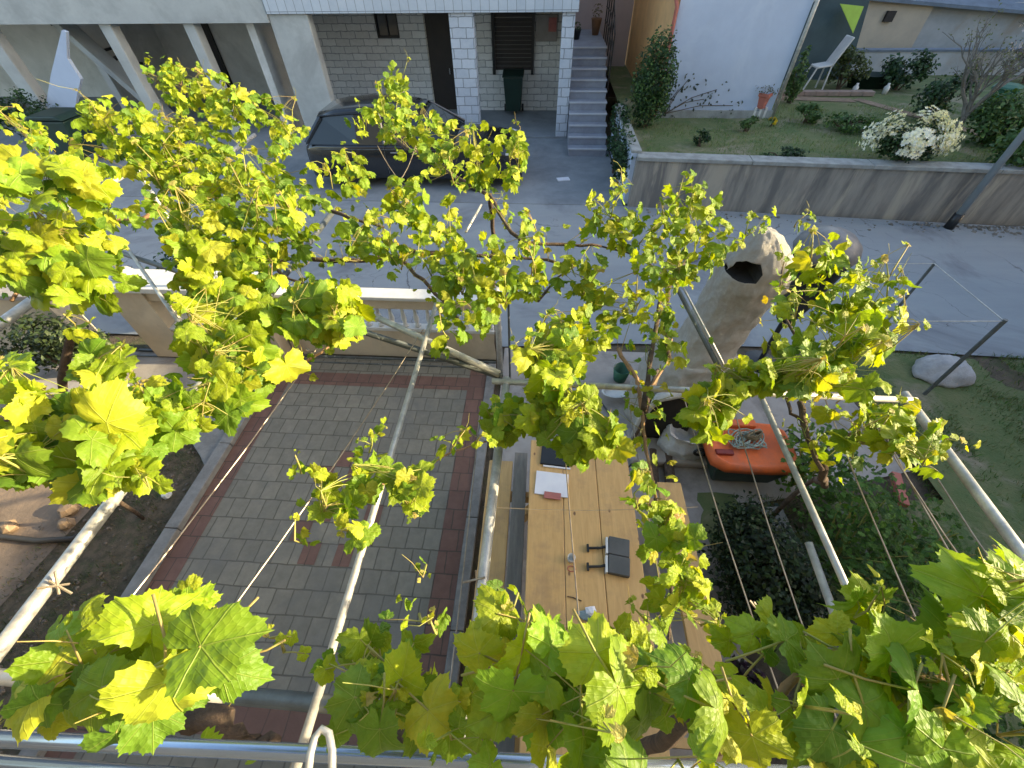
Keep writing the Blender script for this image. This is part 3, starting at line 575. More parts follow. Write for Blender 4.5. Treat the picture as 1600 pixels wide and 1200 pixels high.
# shed, walls and others
T=thing('garden_shed','beige garden shed with a slate roof at the top right of the garden','shed',(11.0,17,.86))
MB().box(9.4,11.6,17.6,20,.8,2.5).build('wall',mt['shedw'],T); MB().box(11.6,15.2,17.8,20,.8,2.3).build('side_wall',mt['greyblock'],T)
b=MB(); b.add([(9.3,17.4,2.5),(15.6,17.4,2.05),(15.4,20.5,3.1),(9.3,20.5,3.3),(9.3,17.4,2.42),(15.6,17.4,1.97),(15.4,20.5,3.0),(9.3,20.5,3.2)],[(0,1,2,3),(7,6,5,4),(0,4,5,1),(1,5,6,2),(2,6,7,3),(3,7,4,0)]); b.build('roof',mt['slate'],T)
MB().box(10.3,10.55,17.5,17.59,1.9,2.15).build('vent',mt['dark'],T)
T=thing('boundary_wall','grey block wall with a dark coping at the far side of the garden','wall',(11,16,.86))
MB().box(8.3,22,16.0,16.2,.8,1.42).build('wall',mt['greyblock'],T); MB().box(8.3,22,15.97,16.23,1.42,1.47).build('coping',mt['slate'],T)
T=thing('pink_house','plain pinkish house wall beyond the shed in the upper right corner','house',(19,22,.86)); MB().box(15.7,26,21,22,.8,5).build('wall',mt['pinkw'],T); b=MB(); b.prism([(20.6,5.0),(24,5.0),(22.3,6)],'x',15.5,26.2); b.build('roof',mt['slate'],T)
T=thing('dark_tarp_shelter','dark blue-green tarpaulin shelter behind the blue-white house','shelter',(7.5,15,.86))
b=MB(); b.add([(6.1,15.3,.86),(8.9,15.5,.86),(8.5,15.6,2.9),(6.1,15.6,3.0),(6.1,17.3,2.9),(8.5,17.3,2.8),(6.1,17.3,.86),(8.9,17.3,.86)],[(0,1,2,3),(3,2,5,4),(1,7,5,2),(0,3,4,6),(6,4,5,7)]); b.build('cover',mt['tarp'],T,bevel=.02)
b=MB(); b.tube([(5.9,14.6,.86),(6.05,14.6,2.2),(6.4,14.6,2.8),(7.0,14.7,3.1),(9.2,14.9,2.85),(9.9,15.2,2.8)],.03,8); b.tube([(6.05,14.6,1.8),(6.6,14.6,2.6),(7.1,14.7,3.0)],.02,8); b.build('frame_pole',mt['plaster'],T)
s0,s1,s2=atY(1313,6,15.2),atY(1350,10,15.2),atY(1333,52,15.2)
b=MB(); b.add([s0,s1,s2,s0+Vector((0,.03,0)),s1+Vector((0,.03,0)),s2+Vector((0,.03,0))],[(0,2,1),(3,4,5),(0,1,4,3),(1,2,5,4),(2,0,3,5)]); tag(b.build('lime_pennant',mt['lime'],org=s0),'lime green triangular cloth hanging on the dark tarp shelter','cloth')
# white garden chair-like ornament
gc=at(1268,140,.86); T=thing('garden_chair','white tilted garden chair beside the corner of the blue-white house','chair',gc)
b=MB(); b.obox(gc+Vector((0,0,.55)),(.2,0,.03),(0,.2,0),(0,0,.02)); b.build('seat',mt['whitep'],T,bevel=.01)
b=MB(); b.obox(gc+Vector((.28,0,.85)),(.02,0,.0),(0,.2,0),(.12,0,.3)); b.build('backrest',mt['whitep'],T,bevel=.01)
for sx in (-1,1):
    for sy in (-1,1): MB().tube([gc+Vector((.17*sx,.17*sy,.55)),gc+Vector((.26*sx-.08,.2*sy,0))],.02,8).build('leg',mt['whitep'],T)
bc=at(1545,178,.86); T=thing('green_bin','green lidded garden bin among the bushes at the upper right','bin',bc)
b=MB(); b.lathe(bc,[(.26,0),(.32,.5)],4); b.build('body',mt['greenpl2'],T,bevel=.02); b=MB(); b.lathe(bc+Vector((0,0,.5)),[(.36,0),(.36,.05),(.2,.1)],4); b.build('lid',mt['greenpl2'],T,bevel=.02)
tb=atY(1365,122,14.9); tb.z=.86; T=thing('garden_basin','dark green basin with white jugs beside it in the far garden','basin',(9.0,14.6,.86))
b=MB(); b.lathe((9.0,14.6,.86),[(.4,0),(.5,.3),(.53,.3),(.47,.28),(.4,.1)],20,None,1.3,.6); b.build('basin',mt['greenpl'],T,smooth=True)
for dx in (-.7,.1):
    b=MB(); b.lathe((9.0+dx,13.9,.86),[(.06,0),(.07,.15),(.03,.2),(.03,.24)],10); tag(b.build('water_jug',mt['whitep'],org=(9.0+dx,13.9,.86),smooth=True),('left' if dx<0 else 'right')+' one of two small white jugs standing near the far garden path','jug','white jugs')
bb=at(1250,138,.86)
b=MB()
for i in range(9): b.box(6.0+i*.3,6.29+i*.3,13.62,13.82,.87,.97)
tag(b.build('brick_edging',M('brick_edge',(.33,.24,.2),(.25,.2,.17),8,.9,.3),org=(6,13.6,.86),bevel=.01),'low brick edging along the far garden bed','edging')
# ================================================================== BIN AND CAR
bc=Vector((-.93,15.05,.06)); T=thing('wheelie_bin','dark green wheelie bin standing in the porch before the brown shutter','bin',bc)
b=MB(); vs=[]
for z,hx,hy in ((.12,.22,.25),(.98,.28,.34)): vs+=[(bc.x+sx*hx,bc.y+sy*hy,bc.z+z) for sx,sy in ((-1,-1),(1,-1),(1,1),(-1,1))]
b.add(vs,[(3,2,1,0),(4,5,6,7)]+[(i,(i+1)%4,4+(i+1)%4,4+i) for i in range(4)]); b.build('body',mt['greenpl'],T,bevel=.02)
b=MB(); b.prism([(bc.y-.38,bc.z+.99),(bc.y+.36,bc.z+.99),(bc.y+.36,bc.z+1.08),(bc.y+.1,bc.z+1.10),(bc.y-.36,bc.z+1.03)],'x',bc.x-.31,bc.x+.31); b.build('lid',mt['greenpl'],T,bevel=.02)
for sx in (-1,1): MB().tube([(bc.x+sx*.24,bc.y+.25,bc.z+.1),(bc.x+sx*.3,bc.y+.25,bc.z+.1)],.1,16).build('wheel',mt['blackpl'],T)
# car, nose towards +x
cx0,cy0=-5.15,9.5   # rear x, near side y
T=thing('black_car','black hatchback car parked nose-right in front of the stone porch','car',(cx0+2.3,cy0+.87,0))
Wd=1.74; Ln=4.72
prof=[(0.02,.35),(0.0,.75),(.12,1.0),(.45,1.06),(.5,1.06)]  # placeholder outline (x,z) lower body
def section(x):
    # returns zb (bottom), zbelt, half width at belt, half width bottom
    t=x/Ln
    hw=Wd/2*(1-.16*max(0,(t-.82)/.18)**2-.10*max(0,(.12-t)/.12)**2)
    belt=.92 if t<.62 else .92-.20*((t-.62)/.38)**1.4
    if t<.04: belt=.92-.12*(.04-t)/.04
    if t>.95: belt-=.12*((t-.95)/.05)**2
    return .22,belt,hw
b=MB(); xs=[0,.05,.12,.3,.7,1.3,2.0,2.7,3.0,3.3,3.7,4.1,4.4,4.58,4.68,4.72]; ring=[]
for x in xs:
    zb,be,hw=section(x)
    if x in(0,4.72): hw*=.93
    pr=[(-hw*.93,zb),(-hw,zb+.18),(-hw*1.0,(zb+be)/2),(-hw*.965,be-.05),(-hw*.90,be),(-hw*.4,be+.02),(hw*.4,be+.02),(hw*.90,be),(hw*.965,be-.05),(hw,(zb+be)/2),(hw,zb+.18),(hw*.93,zb)]
    ring.append([(cx0+x,cy0+Wd/2+yy,z) for yy,z in pr])
n=12; vs=[p for r in ring for p in r]
fs=[(i*n+j,i*n+(j+1)%n,(i+1)*n+(j+1)%n,(i+1)*n+j) for i in range(len(xs)-1) for j in range(n)]+[tuple(range(n)),tuple((len(xs)-1)*n+j for j in range(n))[::-1]]
b.add(vs,fs); body=b.build('body',mt['car'],T,smooth=True)
mo=body.modifiers.new('b','BEVEL'); mo.width=.015; mo.segments=2; mo.limit_method='ANGLE'
# greenhouse
b=MB(); st=[(.1,.93,.86,.70),(.5,1.38,.62,.66),(1.2,1.47,.60,.66),(2.1,1.46,.60,.66),(2.6,1.36,.60,.68),(3.25,.92,.76,.80)]
gl=[( .08,.93),(.48,1.36),(1.2,1.45),(2.1,1.44),(2.62,1.33),(3.3,.90)]
vs=[]
for x,z in gl:
    hw=.60 if z>1.2 else .80
    vs+=[(cx0+x,cy0+Wd/2-hw,z),(cx0+x,cy0+Wd/2+hw,z)]
for x,z in gl: vs+=[(cx0+x,cy0+Wd/2-.82,.90),(cx0+x,cy0+Wd/2+.82,.90)]
m_=len(gl)
fs=[(2*i,2*i+1,2*i+3,2*i+2) for i in range(m_-1)]+[(2*i,2*i+2,2*m_+2*i+2,2*m_+2*i) for i in range(m_-1)]+[(2*i+3,2*i+1,2*m_+2*i+1,2*m_+2*i+3) for i in range(m_-1)]
b.add(vs,fs,0); b.build('windows',mt['glass'],T)
b=MB(); vs=[]
rf=[(.42,1.37),(.8,1.44),(1.3,1.475),(1.9,1.47),(2.3,1.43),(2.55,1.37)]
for x,z in rf: vs+=[(cx0+x,cy0+Wd/2-.63,z-.03),(cx0+x,cy0+Wd/2-.45,z+.015),(cx0+x,cy0+Wd/2+.45,z+.015),(cx0+x,cy0+Wd/2+.63,z-.03)]
fs=[(4*i+j,4*i+j+1,4*i+j+5,4*i+j+4) for i in range(5) for j in range(3)]; b.add(vs,fs); ro=b.build('roof',mt['car'],T,smooth=True); so_=ro.modifiers.new('s','SOLIDIFY'); so_.thickness=.03
for s_ in (-1,1):
    yy=lambda h:cy0+Wd/2+s_*h
    b=MB(); b.tube([(cx0+2.55,yy(.62),1.36),(cx0+3.3,yy(.82),.92)],.03,6); b.tube([(cx0+1.75,yy(.62),1.44),(cx0+1.8,yy(.84),.92)],.03,6); b.tube([(cx0+.48,yy(.62),1.36),(cx0+.1,yy(.8),.93)],.05,6); b.tube([(cx0+.5,yy(.625),1.385),(cx0+1.3,yy(.625),1.44),(cx0+2.5,yy(.625),1.385)],.018,6)
    b.build('window_pillars',mt['car'],T)
for s_ in (-1,1):
    yc=cy0+Wd/2+s_*(Wd/2-.02)
    for x in (.85,3.75):
        w2=MB().tube([(cx0+x,yc-.1,.31),(cx0+x,yc+.03*(1 if s_>0 else 1),.31)],.31,28).build('wheel',mt['blackpl'],T)
        b=MB(); b.tube([(cx0+x,yc+s_*.03,.31),(cx0+x,yc+s_*.045,.31)],.2,20); b.build('rim',mt['chrome'],w2)
    b=MB(); b.obox((cx0+2.85,cy0+Wd/2+s_*.93,1.0),(.07,0,0),(0,.1,0),(0,0,.06)); b.build('wing_mirror',mt['car'],T,bevel=.03)
    b=MB(); b.obox((cx0+4.5,cy0+Wd/2+s_*.62,.69),(.12,s_*-.04,-.02),(.02,.14,0),(0.02,0,.07)); b.build('headlight',mt['lens'],T,bevel=.03)
b=MB(); b.tube([(cx0+.3,cy0-.005,.83),(cx0+3.0,cy0-.005,.83)],.006,5); b.tube([(cx0+1.78,cy0-.003,.87),(cx0+1.8,cy0-.003,.35)],.004,5); b.tube([(cx0+2.95,cy0-.003,.87),(cx0+2.9,cy0-.003,.35)],.004,5); b.build('door_seams',mt['pipedk'],T)
for x in (2.0,1.05): MB().obox((cx0+x,cy0-.015,.78),(.08,0,0),(0,.015,0),(0,0,.012)).build('door_handle',mt['chrome'],T)
b=MB(); b.box(.2,.5,9.35,9.43,.005,.03); pp=at(880,280,.01); b=MB(); b.obox(pp,(.14,.03,0),(-.02,.08,0),(0,0,.012)); tag(b.build('paper_scrap',mt['paper'],org=pp),'small pale scrap lying on the paving before the outdoor stairs','litter')
# ================================================================== GATE SIDE
T=thing('garden_gate','white and tan sliding gate with a row of balusters at the end of the driveway','gate',(-2.0,4.12,0))
MB().box(-3.35,-.45,4.08,4.16,.0,.47).build('lower_panel',mt['tanwall'],T); MB().box(-3.37,-.43,4.06,4.18,.47,.52).build('lower_rail',mt['whitep'],T,bevel=.006)
MB().box(-3.37,-.43,4.05,4.19,.84,.98).build('upper_panel',mt['tanwall'],T,bevel=.004); MB().box(-3.40,-.40,4.02,4.22,.98,1.03).build('top_rail',mt['whitep'],T,bevel=.01)
def baluster(b,x,y,z0,z1,r):
    h=z1-z0; b.lathe((x,y,z0),[(r,0),(r,.08*h),(r*.55,.14*h),(r*.95,.4*h),(r*.6,.65*h),(r*.5,.85*h),(r,.93*h),(r,h)],8)
x=-3.28
for i in range(18):
    b=MB(); baluster(b,-3.28+i*.16,4.12,.52,.84,.04); b.build('baluster',mt['whitep'],T,smooth=True)
b=MB(); b.box(-5.6,-.45,4.0,4.03,.0,.025); b.box(-5.6,-.45,3.9,3.92,-.0,.012); struct(b.build('gate_track',mt['pipedk']))
T=thing('garden_wall','tan plastered garden wall with white coping and oval baluster window left of the gate','wall',(-4.5,4.0,0))
b=MB(); b.box(-5.25,-4.75,3.9,4.2,0,1.12); b.box(-3.55,-3.38,3.9,4.2,0,1.12); b.box(-4.75,-3.55,3.93,4.17,0,.5); b.box(-4.75,-3.55,3.93,4.17,.95,1.12); b.build('wall',mt['tanwall'],T)
b=MB(); b.box(-5.32,-3.33,3.84,4.26,1.12,1.19); b.box(-4.75,-3.55,3.9,4.2,.5,.54); b.build('coping',mt['whitep'],T,bevel=.01)
for i in range(4):
    b=MB(); baluster(b,-4.55+i*.28,4.05,.54,.95,.085); b.build('baluster',mt['whitep'],T,smooth=True)
b=MB(); b.lathe((-4.95,4.05,1.19),[(.10,0),(.13,.05),(.09,.12),(.02,.14)],10,jit=.1); tag(b.build('coping_stone',mt['stonegrey'],org=(-4.95,4.05,1.19),smooth=True),'rounded grey stone sitting on the white coping of the tan wall','stone')
T=thing('side_wall','tan wall section with pale coping at the left edge before the dark shrub','wall',(-6.9,4,0))
MB().box(-9,-6.15,3.9,4.15,0,.95).build('wall',mt['tanwall'],T); MB().box(-9,-6.1,3.85,4.2,.95,1.02).build('coping',mt['slab'],T,bevel=.01)
T=thing('planter_wall','low tan planter wall under the dark shrub on the left','wall',(-6,3.2,0))
b=MB(); b.box(-8.5,-5.0,2.98,3.14,0,.22); b.build('wall',mt['tanwall'],T,bevel=.01); MB().box(-8.5,-4.98,2.95,3.17,.22,.26).build('coping',mt['slab'],T,bevel=.008)
shrub('corner_shrub','dark dense shrub in the corner left of the tan garden wall','shrub',(-6.0,3.55,0),(.75,.35,.5),2600,.07,[(.05,.08,.03),(.07,.1,.035),(.03,.05,.02)])
shrub('pale_shrub','small green shrub in front of the light paving under the left vine','shrub',at(255,625,0),(.35,.25,.14),700,.05,mdg)
shrub('roadside_plant','leafy plant growing behind the white wall coping','shrub',(-4.6,4.75,0),(.9,.3,.62),1900,.09,dkg+mdg)
# small stones in strip
for i,(px0,py0,r,lab) in enumerate([(262,775,.045,'white stone lying in the dark planting strip'),(186,787,.03,'small pale shard near the left pergola pipe')]):
    p=at(px0,py0,0); b=MB(); b.lathe(p,[(r*.8,-.01),(r,.02),(r*.7,.05),(r*.1,.06)],7,jit=.25); tag(b.build('stone',mt['whitep'],org=p),lab,'stone')
ST=[]
for i,(px0,py0,r) in enumerate([(42,705,.07),(20,805,.06),(45,725,.05),(112,778,.08),(108,800,.06)]):
    p=at(px0,py0+20,0); b=MB(); b.lathe(p,[(r*.8,-.01),(r*1.1,.04),(r*.7,.09),(r*.1,.1)],8,jit=.25)
    labs=['brown stone furthest from the hose on the bare earth at left','brown stone at the left edge of the bare earth','brown stone beside the furthest one on the bare earth','orange-brown upper stone of the pair left of the pipe','orange-brown lower stone of the pair left of the pipe']
    tag(b.build('stone',M('brown_stone%d'%i,(.38,.26,.16),(.24,.17,.11),9,.9,.5),org=p),labs[i],'stone','brown stones on the earth')
b=MB(); b.tube([at(-60,835,.03),at(0,838,.03),at(60,845,.03),at(115,842,.03),at(150,820,.03),at(165,790,.03)],.028,8); tag(b.build('garden_hose',mt['hose'],org=at(60,845,0),smooth=True),'thick dark hose lying across the bare earth at the left edge','hose')
# gate post and thin rod
gp=Vector((-.42,3.66,0)); T=thing('gate_post','tall grey metal post at the right corner of the driveway','post',gp)
MB().tube([gp,gp+Vector((0,0,1.45))],.036,12).build('pole',mt['galv'],T,smooth=True); b=MB(); b.tube([gp+Vector((.12,.02,0)),gp+Vector((.12,.02,1.45))],.013,8); b.build('rod',mt['pipedk'],T)
# wire fence posts
p1=at(1440,620,0); p2=at(1395,487,0)
p2=Vector((5.75,5.3,0))
T=thing('wire_trellis','dark slim posts joined by thin wires at the road edge on the right','trellis',p1)
t1=atY(1585,500,p1.y); 
a_=atY(1460,412,5.1); q2=Vector((a_.x,a_.y,0))
MB().tube([p1,Vector((p1.x,p1.y,t1.z))],.022,8).build('post',mt['pipedk'],T); MB().tube([q2,a_],.018,8).build('post',mt['pipedk'],T)
b=MB(); t1=Vector((p1.x,p1.y,t1.z-.02)); b.tube([t1,a_],.006,5); b.tube([t1,atY(1390,502,p1.y)],.005,5); b.tube([a_,atY(1370,412,5.1)],.005,5); b.build('wire',mt['galv'],T)
# big rock
rc=at(1462,588,0); b=MB(); b.lathe(rc,[(.28,-.03),(.36,.08),(.30,.2),(.14,.28),(.02,.3)],9,None,1,.7,.12); o=tag(b.build('boulder',mt['stonegrey'],org=rc,smooth=True),'large pale grey rock on the grass near the road','rock'); rough_sub(o,2,.08,.15)
# ================================================================== TABLE
T=thing('picnic_table','long varnished wooden picnic table with attached side benches','table',(.42,1.2,0))
x=0.0; ws=[.29,.29,.29]
for i,w0 in enumerate(ws):
    x0=0.0+i*.293; MB().box(x0,x0+.289,-.35,2.26-(.03 if i==2 else 0),.71,.75).build('tabletop_plank',mt['wood'],T,bevel=.006)
MB().box(-.40,-.17,-.3,2.2,.42,.46).build('bench',mt['wood'],T,bevel=.006); MB().box(1.20,1.42,-.3,2.05,.42,.46).build('bench',mt['wood'],T,bevel=.006)
for y in (0.1,1.8):
    MB().obox((.1,y,.36),(-.22,0,-.36),(0,.04,0),(.04,0,-.02)).build('leg',mt['wood'],T); MB().obox((.78,y,.36),(.22,0,-.36),(0,.04,0),(.04,0,.02)).build('leg',mt['wood'],T); MB().box(-.36,1.38,y+.045,y+.10,.30,.415).build('crossbeam',mt['wood'],T)
MB().box(-.155,-.03,-.3,2.3,.445,.465).build('gap_plank',mt['woodgrey'],T,bevel=.004)
# on table
def onT(px,py): return at(px,py,.75)
c=onT(862,757); T=thing('notebook','white notebook with a reddish card lying near the head of the table','notebook',c)
MB().obox(c+Vector((0,0,.008)),(.14,-.012,0),(.007,.11,0),(0,0,.006)).build('pages',mt['paper'],T); c2=onT(863,776); MB().obox(c2+Vector((-.0,0,.018)),(.07,-.006,0),(.003,.03,0),(0,0,.003)).build('card',mt['redpaper'],T)
c=onT(868,712); T=thing('black_folder','black flat folder beside the white notebook on the table','folder',c)
MB().obox(c+Vector((0,0,.012)),(.13,-.01,0),(.008,.11,0),(0,0,.012)).build('cover',mt['blackpl'],T,bevel=.004); MB().obox(c+Vector((.01,-.125,.008)),(.12,-.01,0),(0,.008,0),(0,0,.004)).build('edge',mt['paper'],T)
c=onT(955,872); T=thing('black_bracket_pair','pair of black brackets with grey pads lying on the table','brackets',c)
for s_,py in ((1,857),(-1,886)):
    q=onT(966,py); q0=onT(918,py+1)
    MB().obox(q+Vector((0,0,.022)),(.078,-.012,0),(.009,.068,0),(0,0,.022)).build('pad',mt['greyrub'],T,bevel=.006)
    MB().obox(q+Vector((-.092,.006,.02)),(.008,0,0),(.005,.062,0),(0,0,.022)).build('pad_rim',mt['clearpl'],T)
    b=MB(); b.tube([q+Vector((-.1,0,.02)),q.lerp(q0,.6)+Vector((0,0,.02)),q0+Vector((0,0,.02))],[.012,.009,.01],8); b.obox(q0+Vector((0,0,.02)),(.008,0,0),(0,.028,0),(0,0,.012)); b.build('arm',mt['blackpl'],T)
c=onT(892,875); T=thing('plastic_cup','small clear plastic cup with a dark ring on the table','cup',c)
b=MB(); b.lathe(c,[(.024,0),(.03,.06),(.028,.06),(.022,.005)],14); b.build('cup',mt['clearpl'],T,smooth=True)
c=onT(893,889); b=MB(); b.tube([c+Vector((.03*math.cos(q/10*6.28),.02*math.sin(q/10*6.28),.006)) for q in range(11)],.004,6); b.build('ring',mt['terra'],T)
c=onT(918,962); T=thing('crumpled_packet','crumpled blue and white packet at the near end of the table','packet',c)
b=MB(); b.lathe(c,[(.045,0),(.06,.015),(.05,.03),(.02,.045)],9,None,1.2,.7,.35); b.build('wrapper',mt['cloth'],T); b=MB(); b.lathe(c+Vector((.02,.02,.03)),[(.03,0),(.04,.015),(.02,.03)],7,None,1,1,.3); b.build('tissue',mt['paper'],T)
c=onT(895,935); b=MB(); b.tube([c+Vector((-.04,.01,.006)),c+Vector((0,.004,.008)),c+Vector((.06,-.015,.006))],.004,5); tag(b.build('twig',mt['bark'],org=c),'thin dry twig lying on the table above the crumpled packet','twig')
# ================================================================== FIREPLACE
fc=Vector((1.86,3.2,0)); T=thing('stone_fireplace','rough stone outdoor fireplace with a leaning tapered chimney','fireplace',fc)
def blob(name,mat,rings,n=18,jit=.04,parent=None,disp=.045):
    b=MB(); vs=[]
    for (cx_,cy_,z,rx,ry) in rings:
        for j in range(n):
            q=2*math.pi*j/n; sq=(abs(math.cos(q))**3.2+abs(math.sin(q))**3.2)**(-1/3.2); k=1+random.uniform(-jit,jit); vs.append((cx_+rx*sq*k*math.cos(q),cy_+ry*sq*k*math.sin(q),z+random.uniform(-.012,.012)))
    K=len(rings); fs=[(i*n+j,i*n+(j+1)%n,(i+1)*n+(j+1)%n,(i+1)*n+j) for i in range(K-1) for j in range(n)]+[tuple(range(n))[::-1],tuple((K-1)*n+j for j in range(n))]
    b.add(vs,fs); o=b.build(name,mat,parent,smooth=True); rough_sub(o,3,disp,.11); return o
ch=blob('chimney',mt['rock'],[(1.70,3.3,1.0,.29,.30),(1.75,3.3,1.2,.255,.26),(1.79,3.3,1.45,.25,.24),(1.82,3.28,1.7,.26,.24),(1.85,3.26,1.9,.285,.25),(1.85,3.25,2.1,.27,.24),(1.83,3.25,2.26,.17,.17),(1.8,3.25,2.36,.06,.06)],parent=T)
b=MB()
oc=atY(1172,426,3.0); pts=[(-.12,-.075),(-.03,-.09),(.10,-.085),(.12,.0),(.09,.075),(-.02,.085),(-.08,.05)]
b.add([(oc.x+u,2.6,oc.z-.03+v) for u,v in pts]+[(oc.x+u*.9,3.25,oc.z-.03+v*.9) for u,v in pts],[tuple(range(7)),tuple(range(7,14))[::-1]]+[(i,7+i,7+(i+1)%7,(i+1)%7) for i in range(7)])
cut=b.build('cutter',mt['soot'])
bm_=ch.modifiers.new('hole','BOOLEAN'); bm_.object=cut; bm_.operation='DIFFERENCE'; bm_.solver='EXACT'; bm_.material_mode='TRANSFER'
bpy.context.view_layer.update(); dg=bpy.context.evaluated_depsgraph_get(); me_=bpy.data.meshes.new_from_object(ch.evaluated_get(dg),depsgraph=dg)
ch.modifiers.clear(); ch.data=me_; bpy.data.objects.remove(cut)
bd=MB(); 
body=blob('hearth_body',mt['rock'],[(1.66,3.3,-.02,.52,.42),(1.66,3.3,.3,.5,.42),(1.66,3.3,.6,.46,.4),(1.68,3.3,.85,.40,.36),(1.71,3.3,1.03,.35,.33)],parent=T,disp=.08)
b=MB(); ac=atY(1035,640,2.86)
arch=[(-.24,.12),(-.24,.55),(-.16,.74),(0,.8),(.16,.74),(.24,.55),(.24,.12)]
b.prism([(1.46+u,v) for u,v in arch],'y',2.80,2.92); b.build('fire_opening',mt['soot'],T)
b=MB(); arch2=[(-.30,.02),(-.30,.57),(-.2,.82),(0,.9),(.2,.82),(.30,.57),(.30,.02)]
ring_=[(1.46+u,2.79,v) for u,v in arch2]; b.tube(ring_,.05,8); b.build('arch',mt['rocktop'],T,smooth=True)
b=MB(); b.box(1.1,2.35,2.5,2.95,-.01,.10); b.build('hearth_slab',mt['slab'],T,bevel=.03)
# dark hood behind
hc=atY(1285,400,4.2); T=thing('covered_stand','dark covered dome-topped stand behind the stone chimney','covered stand',(hc.x,4.2,0))
b=MB(); b.lathe((hc.x,4.2,0),[(.10,.75),(.17,1.0),(.22,1.25),(.27,1.5),(.29,1.66)],20,jit=.03); b.build('cover',mt['blackpl'],T,smooth=True)
b=MB(); b.lathe((hc.x,4.2,0),[(.30,1.62),(.32,1.67),(.29,1.76),(.20,1.84),(.08,1.88),(.01,1.885)],24); b.build('dome',M('dome_cloth',(.22,.21,.20),(.10,.11,.13),5,.45,.2),T,smooth=True)
b=MB(); b.tube([(hc.x,4.2,0),(hc.x,4.2,.8)],.03,10); b.lathe((hc.x,4.2,0),[(.2,0),(.2,.05),(.04,.07)],16); b.build('pole',mt['blackpl'],T)
# things at hearth
c=at(960,616,.06); b=MB(); b.lathe(c,[(.05,0),(.13,.05),(.14,.05),(.05,.015)],16,None,1.2,.75); o=tag(b.build('white_bowl',mt['whitep'],org=c,smooth=True),'white oval bowl on the ground left of the fireplace','bowl')
c=at(968,592,.0); T=thing('green_pail','small green pail behind the white bowl','pail',c); b=MB(); b.lathe(c,[(.08,0),(.11,.2),(.105,.2),(.075,.02)],14); b.build('pail',mt['greenpl2'],T,smooth=True); b=MB(); b.tube([c+Vector((.11*math.cos(q/8*3.14),0,.2+.12*math.sin(q/8*3.14))) for q in range(9)],.005,5); b.build('handle',mt['galv'],T)
c=at(1000,600,0); b=MB(); b.box(c.x-.06,c.x+.08,c.y-.05,c.y+.05,0,.2); tag(b.build('red_can',mt['orangedk'],org=c,bevel=.01),'small dark red can by the fireplace opening','can')
c=at(1060,705,.0); T=thing('white_sack','crumpled white plastic sack with a black ring beside the table','sack',c)
b=MB(); b.lathe(c,[(.16,0),(.22,.1),(.23,.22),(.18,.32),(.20,.4),(.16,.38),(.10,.25)],16,None,1.1,.8,.13); o=b.build('sack',mt['whitesack'],T,smooth=True); rough_sub(o,2,.07,.1)
c2=c+Vector((.1,-.17,.28)); b=MB(); b.tube([c2+Vector((.05*math.cos(q),-.02,.05*math.sin(q))) for q in [i*6.283/14 for i in range(15)]],.015,8); b.build('ring',mt['blackpl'],T,smooth=True)
b=MB(); pts=[(940,630),(955,650),(960,690),(955,720),(975,735),(1000,715),(1030,690),(1045,660),(1090,640)]
b.tube([at(x,y,.02) for x,y in pts],.012,6); tag(b.build('black_cable',mt['blackpl'],org=at(975,735,0)),'black cable snaking on the paving beyond the table','cable')
b=MB(); b.tube([at(x,y,.03) for x,y in [(905,640),(925,665),(960,660),(985,690),(1010,700),(1035,692)]],.01,6); tag(b.build('white_cable',mt['whitep'],org=at(960,660,0)),'thin white cable on the paving between table and fireplace','cable')
for i,(px0,py0,l) in enumerate([(1020,730,'dark log nearest the table beside the white sack'),(1045,735,'dark log lying under the white sack')]):
    c=at(px0,py0,.05); b=MB(); b.tube([c+Vector((-.02,-.25,0)),c+Vector((.02,.2,.01))],[.05,.06],9); tag(b.build('log',mt['bark'],org=c),l,'log','logs by the table')
# orange lidded tub
oc=Vector((2.20,2.52,0)); OS=.86; T=thing('orange_tub','orange plastic lid on a dark green garden cart holding coiled rope','garden cart',oc)
b=MB(); b.lathe(oc,[(.38,.03),(.50,.40)],4,None,1.0,.62); 
b=MB(); vs=[]
for z,hx,hy in ((.05,.34,.22),(.44,.44,.30)): vs+=[(oc.x+sx*hx,oc.y+sy*hy,z) for sx,sy in ((-1,-1),(1,-1),(1,1),(-1,1))]
b.add(vs,[(3,2,1,0),(4,5,6,7)]+[(i,(i+1)%4,4+(i+1)%4,4+i) for i in range(4)]); b.build('body',mt['greenpl'],T,bevel=.03)
b=MB(); vs=[]
for z,hx,hy in ((.44,.50,.34),(.52,.50,.34),(.56,.46,.31),(.565,.44,.29),(.545,.42,.27)):
    for k in range(20):
        q=k*6.283/20; sq=(abs(math.cos(q))**5+abs(math.sin(q))**5)**(-1/5); vs.append((oc.x+hx*sq*math.cos(q),oc.y+hy*sq*math.sin(q),z))
fs=[(i*20+j,i*20+(j+1)%20,(i+1)*20+(j+1)%20,(i+1)*20+j) for i in range(4) for j in range(20)]+[tuple(range(20))[::-1],tuple(80+j for j in range(20))]; b.add(vs,fs); b.build('lid',mt['orange'],T,smooth=True)
b=MB(); b.obox((oc.x-.34,oc.y-.14,.565),(.10,0,0),(0,.035,0),(0,0,.02)); b.build('grip',mt['orangedk'],T,bevel=.012)
b=MB(); b.obox((oc.x-.05,oc.y+.27,.58),(.18,0,0),(0,.05,0),(0,0,.035)); b.build('hinge_block',mt['orange'],T,bevel=.02)
b=MB(); hx=oc.x+.46
b.tube([(hx,oc.y+.22,.5),(hx+.12,oc.y+.30,.46),(hx+.22,oc.y+.15,.44),(hx+.10,oc.y+.08,.5)],.014,6); b.tube([(hx,oc.y-.02,.5),(hx+.1,oc.y-.02,.52),(hx+.14,oc.y-.24,.4)],.014,6); b.build('handle',mt['greenpl'],T)
